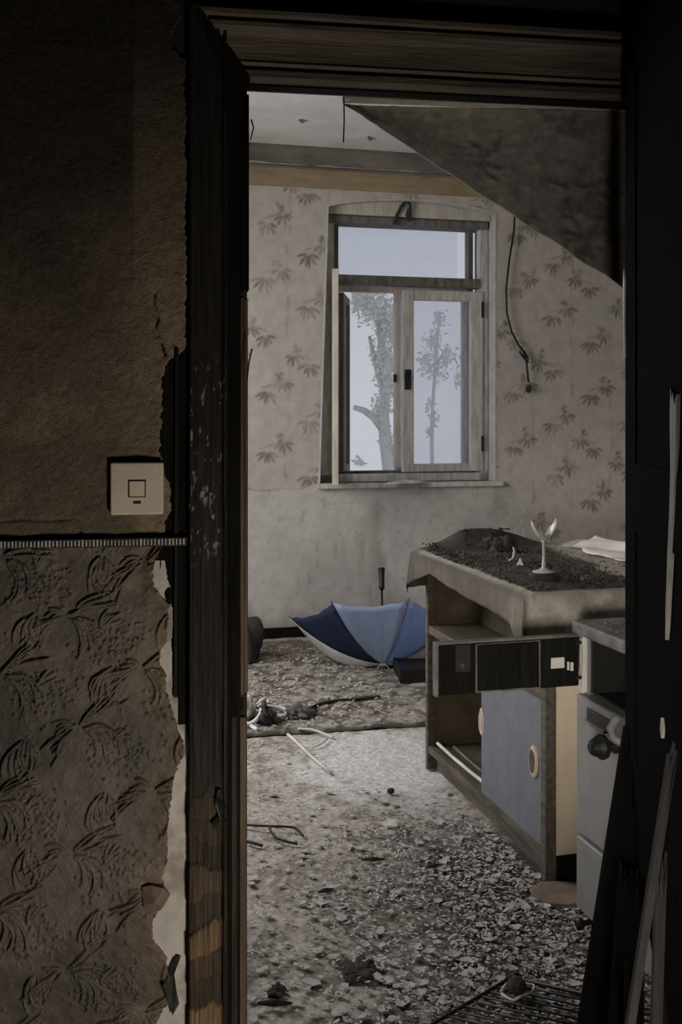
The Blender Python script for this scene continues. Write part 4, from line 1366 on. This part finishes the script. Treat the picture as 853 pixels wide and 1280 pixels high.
Cc = lerp3(Cc, (0.085, 0.073, 0.058), np.where(oF > 0, 1.0, 0.0) * .85)
Cc = lerp3(Cc, (0.30, 0.275, 0.24), np.where(oF > 0.02, 1.0, 0.0) * sstep(.52, .72, fbm(Aq * 30, Bq * 7, 108, 3)) * .6)
fold_dirt = sstep(.35, .7, fbm(Aq * 22, Bq * 12, 103, 4))
Cc = lerp3(Cc, (0.17, 0.145, 0.115), np.where(on_top, 0, 1) * fold_dirt * .7)
L1, L2 = cl_(fl(655, 681, HT)), cl_(fl(790, 731, HT))
side_ = ((L2.x - L1.x) * (Aq - L1.y) - (L2.y - L1.y) * (Bq - L1.x)) / (L2 - L1).length     # > 0: left / front of the clean strip
if (L2.x - L1.x) * (.3 - L1.y) - (L2.y - L1.y) * (.0 - L1.x) < 0:
    side_ = -side_
soot_top = sstep(-.056, -.03, Bq) * sstep(-.02, .03, side_ + .10 * (ntop - .5)) * sstep(-.028, -.01, Aq)
Cc = lerp3(Cc, (0.036, 0.031, 0.026), np.clip(soot_top, 0, 1) * .95)
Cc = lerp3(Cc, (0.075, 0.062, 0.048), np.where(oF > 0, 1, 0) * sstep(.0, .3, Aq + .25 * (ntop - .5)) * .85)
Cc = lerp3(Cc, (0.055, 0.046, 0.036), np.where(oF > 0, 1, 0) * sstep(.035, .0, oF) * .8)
Cc = lerp3(Cc, (0.05, 0.044, 0.038), sstep(.85, .95, Aq) * .8)
cloth = grid_object('tablecloth', np.stack([Xc, Yc, Zc], -1), Cc, M['cloth_attr'], None, CB, CA)
tag(cloth, 'dirty oilcloth draped over the low cupboard, rucked up at its far end', 'tablecloth')
sd = cloth.modifiers.new('thickness', 'SOLIDIFY')
sd.thickness, sd.offset = .002, 1

cb3 = Matrix.Rotation(CA, 3, 'Z')
cw = lambda x, y, z: CB + cb3 @ Vector((x, y, z))
cl = lambda p: cb3.inverted() @ (Vector(p) - CB)
ZT = zt + .004
# soot, ash and crumbs on the cloth
ash = MB()
ar = random.Random(17)
def on_soot(x, y):
    d_ = ((L2.x - L1.x) * (y - L1.y) - (L2.y - L1.y) * (x - L1.x)) / (L2 - L1).length
    d0 = (L2.x - L1.x) * (.3 - L1.y) - (L2.y - L1.y) * (.0 - L1.x)
    return (d_ if d0 > 0 else -d_) > ar.uniform(-.02, .05)


for k in range(3600):
    x, y = ar.uniform(-.045, .50), ar.uniform(-.01, .93)
    if not on_soot(x, y):
        continue
    s = ar.uniform(.003, .009) * (1.5 if ar.random() < .06 else 1)
    a = ar.uniform(0, 6.28)
    ca_, sa_ = math.cos(a) * s, math.sin(a) * s
    h = ar.uniform(.001, .006)
    zz_ = ZT + .066 * math.exp(-((y - .93) / .06) ** 2) * (1 if .1 < x < .3 else .3)
    ash.add([(x - ca_, y - sa_, zz_ - .003), (x + sa_ * .6, y - ca_ * .6, zz_ + h * .3), (x + ca_, y + sa_, zz_ + h), (x - sa_ * .6, y + ca_ * .6, zz_ + h * .4), (x, y, zz_ - .003)],
            [(0, 1, 2, 3), (0, 4, 1), (1, 4, 2), (2, 4, 3), (3, 4, 0)])
o = ash.build('soot_crumbs', M['ash'], None, CB, CA)
tag(o, 'layer of black soot and burnt crumbs covering the cloth on the cupboard', 'soot', None, 'stuff')
cr = MB()
for k in range(1100):
    x, y = ar.uniform(-.05, .52), ar.uniform(-.01, .90)
    s = ar.uniform(.002, .006)
    a = ar.uniform(0, 6.28)
    ca_, sa_ = math.cos(a) * s, math.sin(a) * s
    cr.add([(x - ca_, y - sa_, ZT), (x + sa_ * .6, y - ca_ * .6, ZT + .003), (x + ca_, y + sa_, ZT + .006), (x - sa_ * .6, y + ca_ * .6, ZT + .003)], [(0, 1, 2, 3)])
o = cr.build('grey_crumbs', M['flake2'], None, CB, CA)
tag(o, 'scattered grey paint crumbs among the soot on the cupboard cloth', 'crumbs', None, 'stuff')
# pale dusty sheet at the back right of the table
sh = MB()
nx_, ny_ = 14, 18
vs = []
for j in range(ny_ + 1):
    for i in range(nx_ + 1):
        x = .46 + .12 * i / nx_ + .02 * math.sin(j * .9) * (i == 0)
        y = .22 + .56 * j / ny_
        vs.append((x, y, ZT + .012 + .034 * (i / nx_) ** 2 + .004 * math.sin(i * .7 + j * .5)))
fs = [(j * (nx_ + 1) + i, j * (nx_ + 1) + i + 1, (j + 1) * (nx_ + 1) + i + 1, (j + 1) * (nx_ + 1) + i) for j in range(ny_) for i in range(nx_)]
sh.add(vs, fs)
o = sh.build('crumpled_sheet', M['paper'], None, CB, CA, smooth=True)
sd = o.modifiers.new('thickness', 'SOLIDIFY')
sd.thickness, sd.offset = .003, 1
tag(o, 'pale crumpled sheet spread over the back right of the cupboard top', 'sheet')
# rags and shards on the cloth
for (px_, py_, rx, ry, rz_, sd_, lab) in ((616, 687, .05, .03, .030, 31, 'burnt black scrap on the cloth, leftmost of the two near the curved shard'), (629, 690, .045, .028, .034, 33, 'burnt black scrap just left of the curved white shard')):
    g0 = fl(px_, py_, ZT)
    lump('burnt_scrap', lab, 'scrap', (g0.x, g0.y, ZT - .004), rx, ry, rz_, 'ash', sd_, .6, 3.2)
sp = fl(645, 702, ZT)
pts = [fl(x, y, ZT) for x, y in ((636, 702),)]
b0 = Vector((pts[0].x, pts[0].y, ZT))
arc = [Vector((0.0, 0, .004)), Vector((.012, 0, .008)), Vector((.019, .002, .020)), Vector((.020, .003, .036)), Vector((.016, .004, .048))]
tag(MB().tube(arc, .004, 8, rs=[.002, .004, .0048, .0042, .002]).build('glass_shard', M['cup'], None, b0, smooth=True), 'curved white shard standing on the sooty cloth', 'shard')
b0 = fl(650, 707, ZT)
tag(MB().add([(-.014, -.008, 0), (.013, -.010, 0), (.010, .010, 0), (-.010, .008, 0), (.001, 0, .026), (-.004, .002, .014)], [(0, 1, 4), (1, 2, 4), (2, 3, 5, 4), (3, 0, 4, 5), (3, 2, 1, 0)]).build('glass_shard', M['white'], None, b0),
    'small white triangular shard left of the broken goblet', 'shard')
# broken goblet on a dark round base
gb = fl(681, 725, ZT)
gob = thing('broken_goblet', 'broken white glass goblet with jagged bowl standing on the sooty cloth', 'goblet', (gb.x, gb.y + .01, ZT + .022))
gp = MB().lathe([(.034, 0), (.034, .002), (.016, .007), (.006, .014), (.0042, .05), (.0046, .085), (.009, .096)], 28).build('stem', M['cup'], gob, smooth=True)
ns, nh = 40, 10
P = np.zeros((nh + 1, ns + 1, 3))
for i in range(ns + 1):
    t = 2 * math.pi * i / ns
    top = .030 + .036 * max(0, math.cos(t - R(8))) ** 3 + .032 * max(0, math.cos(t - R(185))) ** 5 - .016 * abs(math.sin(t)) + .003 * math.sin(t * 9)
    for j in range(nh + 1):
        h = top * j / nh
        r = .008 + .030 * math.sin(min(1, h / .052) * math.pi / 2) ** .8
        P[j, i] = (r * math.cos(t), r * math.sin(t), .094 + h)
bo = grid_object('bowl', P, None, M['cup'], gob)
sd = bo.modifiers.new('thickness', 'SOLIDIFY')
sd.thickness = .0018
dk_ = MB().lathe([(.043, 0), (.045, .004), (.045, .018), (.042, .022)], 32).build('round_stand', M['rust'], None, (gb.x, gb.y + .01, ZT))
tag(dk_, 'dark round stand under the broken goblet on the cupboard', 'stand')

# ------------------------------------------------------------------ cooker
KB = Vector((0.595, 2.60, 0))
ck = thing('cooker', 'grey-white enamel cooker beside the doorway with its black firebox door swung open', 'cooker', KB, CA)
bd = MB()
KD, KL = .50, -.40
bd.box(.012, KD, KL, 0, .09, .605)
bd.box(.36, KD, KL, 0, .605, .757)
bd.box(.012, .36, -.02, 0, .605, .757)
bd.box(.012, .36, KL, KL + .02, .605, .757)
bd.build('body', M['enamel'], ck, bevel=.004)
lb = MB()
lb.box(.03, .355, KL + .022, -.022, .607, .612).box(.345, .358, KL + .022, -.022, .612, .755).box(.0225, .345, -.030, -.0195, .612, .755).box(.03, .345, KL + .022, KL + .03, .612, .755)
lb.build('firebox', M['iron'], ck)
MB().box(-.014, KD + .01, KL - .01, .012, .757, .789).build('hotplate', M['hotplate'], ck, bevel=.006, segs=3)
MB().box(.002, .020, -.018, .0, .612, .757).build('hinge_post', M['paper'], ck, bevel=.002)
MB().box(-.006, .012, KL, .002, .264, .607).build('front_panel', M['enamel'], ck, bevel=.005, segs=3)
MB().box(-.006, .012, KL, .004, .072, .254).build('drawer_front', M['enamel'], ck, bevel=.006, segs=3)
for x in (.05, KD - .05):
    for y in (KL + .05, -.04):
        MB().box(x - .022, x + .022, y - .022, y + .022, 0, .092).build('leg', M['iron'], ck, bevel=.003)
# recessed grip and valve on the front
gy_ = -.115
fg = MB().box(-.012, -.005, gy_ - .055, gy_ + .055, .556, .588).build('grip_recess', M['iron'], ck, bevel=.002)
MB().box(-.022, -.010, gy_ - .045, gy_ + .05, .553, .562).build('grip_lip', M['hotplate'], fg, bevel=.002)
vy, vz = -.205, .540
vm = Matrix.Translation((-.006, vy, vz)) @ Matrix.Rotation(R(-90), 4, 'Y')
vo = MB().lathe([(.018, 0), (.018, .016), (.012, .020), (.012, .032), (.027, .036), (.030, .048), (.022, .058), (.018, .070), (.010, .076)], 20, vm).build('valve', M['black'], ck, smooth=False, bevel=.0015)
MB().tube([(-.012, vy - .035, vz + .012), (-.028, vy - .012, vz + .022), (-.026, vy + .004, vz + .040), (-.012, vy + .006, vz + .058), (-.004, vy + .005, vz + .062)], .010, 10).build('pipe_elbow', M['enamel'], vo, smooth=True)
km = Matrix.Translation((-.006, -.055, .060)) @ Matrix.Rotation(R(-90), 4, 'Y')
MB().lathe([(.007, -.012), (.007, .012), (.014, .014), (.016, .026), (.010, .030)], 14, km).build('knob', M['black'], ck)
# firebox door, hinged at the far end and standing open toward the left
dl, dz0, dz1 = .378, .628, .755
dm = Matrix.Translation((-.004, -.006, 0))
dr = MB().box(-dl, 0, -.004, .012, dz0, dz1, dm).build('firebox_door', M['blackwood'], ck, bevel=.004, segs=2)
MB().box(-dl - .003, -dl + .006, -.006, .016, dz0 - .002, dz1 + .001, dm).build('edge_trim', M['hotplate'], dr, bevel=.003)
MB().box(-dl, 0, -.0065, .014, dz1 - .004, dz1 + .0015, dm).build('edge_trim', M['hotplate'], dr, bevel=.001)
MB().box(-dl * .72, -dl * .30, -.0105, -.003, dz0 + .008, dz1 - .008, dm).build('inner_panel', M['blackwood'], dr, bevel=.008, segs=3)
rim_ = MB()
for (xa, xb, za, zb) in ((-dl * .735, -dl * .285, dz0 + .003, dz0 + .006), (-dl * .735, -dl * .285, dz1 - .010, dz1 - .007), (-dl * .735, -dl * .727, dz0 + .004, dz1 - .008), (-dl * .293, -dl * .285, dz0 + .004, dz1 - .008)):
    rim_.box(xa, xb, -.0085, -.003, za, zb, dm)
rim_.build('panel_rim', M['hotplate'], dr)
MB().box(-dl * .205, -dl * .110, -.0062, -.003, dz0 + .048, dz0 + .074, dm).build('maker_plate', M['paper'], dr, bevel=.001)
MB().box(-dl * .088, -dl * .076, -.0070, -.003, dz0 + .042, dz0 + .062, dm).box(-dl * .066, -dl * .048, -.0075, -.003, dz0 + .040, dz0 + .060, dm).build('catch_plate', M['paper'], dr)
MB().lathe([(.005, -.002), (.006, .004), (.0045, .004), (.003, .001)], 14, Matrix.Translation((-dl * .83 - .004, -.010, dz0 + .07)) @ Matrix.Rotation(R(90), 4, 'X')).build('screw', M['hotplate'], dr)
MB().box(-dl * .87, -dl * .77, -.0055, -.003, dz0 + .055, dz1 - .008, dm).build('vent_plate', M['iron'], dr)
for z in (dz0 + .02, dz1 - .02):
    MB().tube([(-.012, -.006, z), (.012, -.008, z)], .005, 8).build('hinge_pin', M['iron'], dr)
# crumbs of plaster on the hotplate
kr = Matrix.Rotation(CA, 3, 'Z')
pc = MB()
for k in range(60):
    x, y = ar.uniform(.0, .3), ar.uniform(-.36, -.01)
    s = ar.uniform(.003, .010)
    pc.add([(x - s, y, .7885), (x, y - s, .7885), (x + s, y, .7885), (x, y + s, .7885), (x + s * .2, y, .7885 + s * .8)], [(0, 1, 4), (1, 2, 4), (2, 3, 4), (3, 0, 4)])
tag(pc.build('plaster_crumbs', M['flake2'], None, KB, CA), 'grey plaster crumbs lying on the cooker top', 'crumbs', None, 'stuff')

# broken tile by the plinth
q0 = fl(700, 1121)
tl_ = MB()
tl_.prism([(.075 * math.cos(t) * (1 + .08 * math.sin(3 * t)), .070 * math.sin(t)) for t in [k * 2 * math.pi / 18 for k in range(18)]], lambda a, bb, t: (a, bb, t), 0, .012)
tag(tl_.build('brown_disc', M['brownplate'], None, (q0.x, q0.y, .001), bevel=.002), 'flat brown disc on the floor at the cupboard corner', 'disc')

# ------------------------------------------------------------------ oven rack on the floor
c_a, c_b, c_c = fl(640, 1222, .012), fl(738, 1244, .012), fl(538, 1282, .012)
rk = thing('oven_rack', 'black wire oven rack lying on the floor at the bottom edge', 'rack', (c_a.x, c_a.y, 0))
va = (c_b - c_a).normalized() * .36
vb = (c_c - c_a).normalized() * .42
o0 = Vector((0, 0, .012))
MB().tube([o0, o0 + va, o0 + va + vb, o0 + vb, o0], .0048, 8).build('frame', M['iron'], rk, smooth=True)
for k in range(1, 15):
    p = o0 + vb * k / 15
    MB().tube([p, p + va], .0024, 6).build('rod', M['iron'], rk, smooth=True)
rw_ = [fl(x, y, .022) for x, y in ((626, 1240), (633, 1230), (645, 1225), (660, 1230), (668, 1232), (665, 1240), (655, 1243), (643, 1250), (633, 1246), (627, 1242))]
b0 = Vector((rw_[0].x, rw_[0].y, .017))
tag(MB().tube([p - b0 for p in SP([tuple(p) for p in rw_], 3) and [Vector(p) for p in SP([tuple(q) for q in rw_], 3)]], .0026, 6).build('white_wire', M['white'], None, b0, smooth=True), 'white wire loop lying on the oven rack', 'wire')
g0 = fl(646, 1240, .016)
lump('dirt_clump', 'black lump inside the white wire loop on the oven rack', 'dirt', (g0.x, g0.y, .016), .022, .03, .018, 'ash', 27, .5, 3, 3)

# ------------------------------------------------------------------ hanging dark wallpaper sheet under the lintel, with its batten
HY = 2.16
bt0, bt1 = at(428, 127, HY + .01), at(786, 137, HY + .01)
sheet = thing('hanging_wallpaper', 'dark leaf-embossed wallpaper sheet hanging in a diagonal below the lintel', 'wallpaper', (bt0.x, HY, 0))
hs_c = Canvas(-.05, .95, 1.4, 2.1, .004)
sr = random.Random(9)
for k in range(34):
    u, z = sr.uniform(0, .8), sr.uniform(1.5, 2.0)
    for a in range(6):
        ang = sr.uniform(0, 6.28)
        L = sr.uniform(.04, .07)
        hs_c.stroke([(u, z), (u + math.cos(ang) * L * .6, z + math.sin(ang) * L * .6), (u + math.cos(ang + .3) * L, z + math.sin(ang + .3) * L)], .006, sr.uniform(.5, 1), False, .3)
nt, ns = 130, 90
p_top0, p_top1 = at(430, 128, HY), Vector((.82, HY, at(786, 140, HY).z - .002))
p_l, p_r = at(432, 131, HY), at(783, 362, HY)
slope = (p_r.z - p_l.z) / (p_r.x - p_l.x)
P = np.zeros((ns, nt, 3))
C = np.zeros((ns, nt, 3))
for j in range(nt):
    t = j / (nt - 1)
    X_ = p_top0.x + (.80 - p_top0.x) * t
    zt_ = p_top0.z + (p_top1.z - p_top0.z) * t
    zb_ = min(zt_ - .001, p_l.z + slope * (X_ - p_l.x) + .004 * math.sin(X_ * 60) * t)
    for i in range(ns):
        s = i / (ns - 1)
        P[i, j] = (X_ - bt0.x, 0.02 * math.sin(2.5 * t + s * 2.2) * s + .03 * s * s * t, zb_ + (zt_ - zb_) * s)
lo_ = hs_c.at(P[..., 0], P[..., 2])
fib = fbm(P[..., 0] * 60, P[..., 2] * 60, 111, 3)
P[..., 1] -= lo_ * .004 + (fib - .5) * .004
C = np.ones(C.shape) * np.array((.30, .285, .27))
C = lerp3(C, (.11, .104, .098), np.clip(lo_, 0, 1) * .7)
C = lerp3(C, (.42, .40, .38), sstep(.5, .75, fib) * .5)
brown = sstep(.50, .60, P[..., 0]) * sstep(1.72, 1.60, P[..., 2])
C = lerp3(C, (.36, .27, .18), brown * .6)
o = grid_object('sheet', P, C, M['emboss_attr'], sheet)
sd = o.modifiers.new('thickness', 'SOLIDIFY')
sd.thickness = .003
bm_ = MB()
bm_.add([(0, -.014, bt0.z - .001), (0, -.014, bt0.z + .004), (.83, -.014, bt1.z + .012), (.83, -.014, bt1.z - .014),
         (0, .016, bt0.z - .001), (0, .016, bt0.z + .004), (.83, .016, bt1.z + .012), (.83, .016, bt1.z - .014)],
        [(0, 3, 2, 1), (4, 5, 6, 7), (0, 1, 5, 4), (1, 2, 6, 5), (2, 3, 7, 6), (3, 0, 4, 7)])
o = bm_.build('batten', M['wincream'], sheet)
o['label'] = 'pale batten along its upper edge'
th_ = [at(430, 122, 2.12), at(430.5, 150, 2.12), at(429.5, 178, 2.12)]
tag(MB().tube([p - th_[0] for p in th_], .0016, 5).build('hanging_thread', M['black'], None, th_[0]), 'thin dark thread hanging from the lintel beside the wallpaper sheet', 'thread')

# ------------------------------------------------------------------ paint flakes
def flake_mesh(name, s, seed, m):
    rr = random.Random(seed)
    n = rr.randint(5, 8)
    ang = sorted(rr.uniform(0, 6.283) for _ in range(n))
    ang = [2 * math.pi * (k + rr.uniform(-.3, .3)) / n for k in range(n)]
    el = rr.uniform(.45, .85)
    pts = [(s * rr.uniform(.65, 1.1) * math.cos(a), s * el * rr.uniform(.65, 1.1) * math.sin(a)) for a in ang]
    cu = rr.uniform(.1, .5)
    top = [(x, y, .0025 + cu * (x * x + .4 * y * y) / s) for x, y in pts]
    v = top + [(x * .97, y * .97, z - .0022) for x, y, z in top] + [(0, 0, .003)] + [(0, 0, .0008)]
    f_ = [(i, (i + 1) % n, 2 * n) for i in range(n)] + [((i + 1) % n + n, i + n, 2 * n + 1) for i in range(n)] + [(i, i + n, (i + 1) % n + n, (i + 1) % n) for i in range(n)]
    me = bpy.data.meshes.new(name)
    me.from_pydata(v, [], f_)
    me.materials.append(M[m])
    return me


def blocked(x, y):
    p = cl((x, y, 0))
    if -.0 < p.x < .62 and -.02 < p.y < 1.02:
        return True
    if x < -1.0 or x > 1.0:
        return True
    yw = wallN(x) + WALL_T + .02
    return y < yw or y > 4.15 + .18 * (x + .4)


fm = [flake_mesh('paint_flake', s, 100 + i, 'flake') for i, s in enumerate((.010, .012, .013, .015, .017, .019, .022, .026, .012, .014, .016, .020))]
fr = random.Random(77)
cnt, tries = 0, 0
placed = []
while cnt < 300 and tries < 20000:
    tries += 1
    px_, py_ = fr.uniform(312, 735), fr.uniform(985, 1279)
    w_ = sstep(520, 640, np.array(px_)) * .9 + .12 + .25 * float(sstep(1150, 1250, np.array(py_)))
    if fr.random() > float(w_):
        continue
    q = fl(px_, py_)
    if blocked(q.x, q.y):
        continue
    if any((q.x - a) ** 2 + (q.y - b_) ** 2 < .0007 for a, b_ in placed):
        continue
    placed.append((q.x, q.y))
    o = link('paint_flake', fr.choice(fm), None, (q.x, q.y, .0008), fr.uniform(0, 6.28))
    o.rotation_euler = (fr.uniform(-.08, .08), fr.uniform(-.08, .08), fr.uniform(0, 6.28))
    tag(o, 'pale flake of peeled paint lying on the far room floor', 'paint flake', 'paint flakes on the floor')
    cnt += 1


def scatter(n, smin, smax, seed, wfun, zoff, lift):
    rr = random.Random(seed)
    mb = MB()
    k = 0
    t_ = 0
    while k < n and t_ < n * 30:
        t_ += 1
        x, y = rr.uniform(-1.0, .95), 2.15 * (4.6 / 2.15) ** rr.random()
        if rr.random() > wfun(x, y) or blocked(x, y):
            continue
        s = rr.uniform(smin, smax)
        a = rr.uniform(0, 6.28)
        ca_, sa_ = math.cos(a), math.sin(a)
        e_ = rr.uniform(.35, .7)
        tl = rr.uniform(-.25, .25) * lift
        pts = []
        for (lx, ly) in ((1, .1), (.3, 1), (-.8, .6), (-1, -.4), (.2, -.9)):
            lx, ly = lx * s * rr.uniform(.8, 1.1), ly * s * e_ * rr.uniform(.8, 1.1)
            pts.append((x + lx * ca_ - ly * sa_, y + lx * sa_ + ly * ca_, zoff + abs(tl) * s + tl * lx + rr.uniform(0, .003) * lift))
        mb.add(pts, [(0, 1, 2, 3, 4)])
        k += 1
    return mb


def wp_(x, y):
    n_ = float(fbm(np.array([x * 5]), np.array([y * 5]), 120, 3)[0])
    side = float(sstep(-.15, .40, np.array(x + .5 * (n_ - .5))))
    near_ = float(sstep(3.7, 3.0, np.array(y)))
    open_ = 1 - .9 * float(sstep(3.3, 3.6, np.array(y))) * float(sstep(-.2, 0, np.array(x)))
    return (.16 + .84 * side * near_) * open_
tag(scatter(9000, .003, .010, 201, wp_, .0015, 1.0).build('small_flakes', M['flake']), 'fine pale paint flakes strewn all over the far room floor', 'paint flakes', None, 'stuff')
tag(scatter(4500, .003, .010, 202, lambda x, y: wp_(x, y) ** 1.6, .0020, 1.3).build('brown_scraps', M['flake2']), 'small grey-brown scraps and leaf litter mixed into the floor dirt', 'litter', None, 'stuff')
# litter on the rug
rl_ = MB()
rr = random.Random(303)
for k in range(1500):
    x, y = rr.uniform(-.3, .75), rr.uniform(0.02, 1.5)
    s = rr.uniform(.004, .014)
    a = rr.uniform(0, 6.28)
    ca_, sa_ = math.cos(a) * s, math.sin(a) * s
    z = .020
    rl_.add([(x - ca_, y - sa_, z), (x + sa_ * .6, y - ca_ * .6, z + .004), (x + ca_, y + sa_, z + .006), (x - sa_ * .6, y + ca_ * .6, z + .003)], [(0, 1, 2, 3)])
tag(rl_.build('rug_litter', M['flake'], None, rug_loc, ra), 'pale flakes and crumbs scattered over the worn rug', 'litter', None, 'stuff')
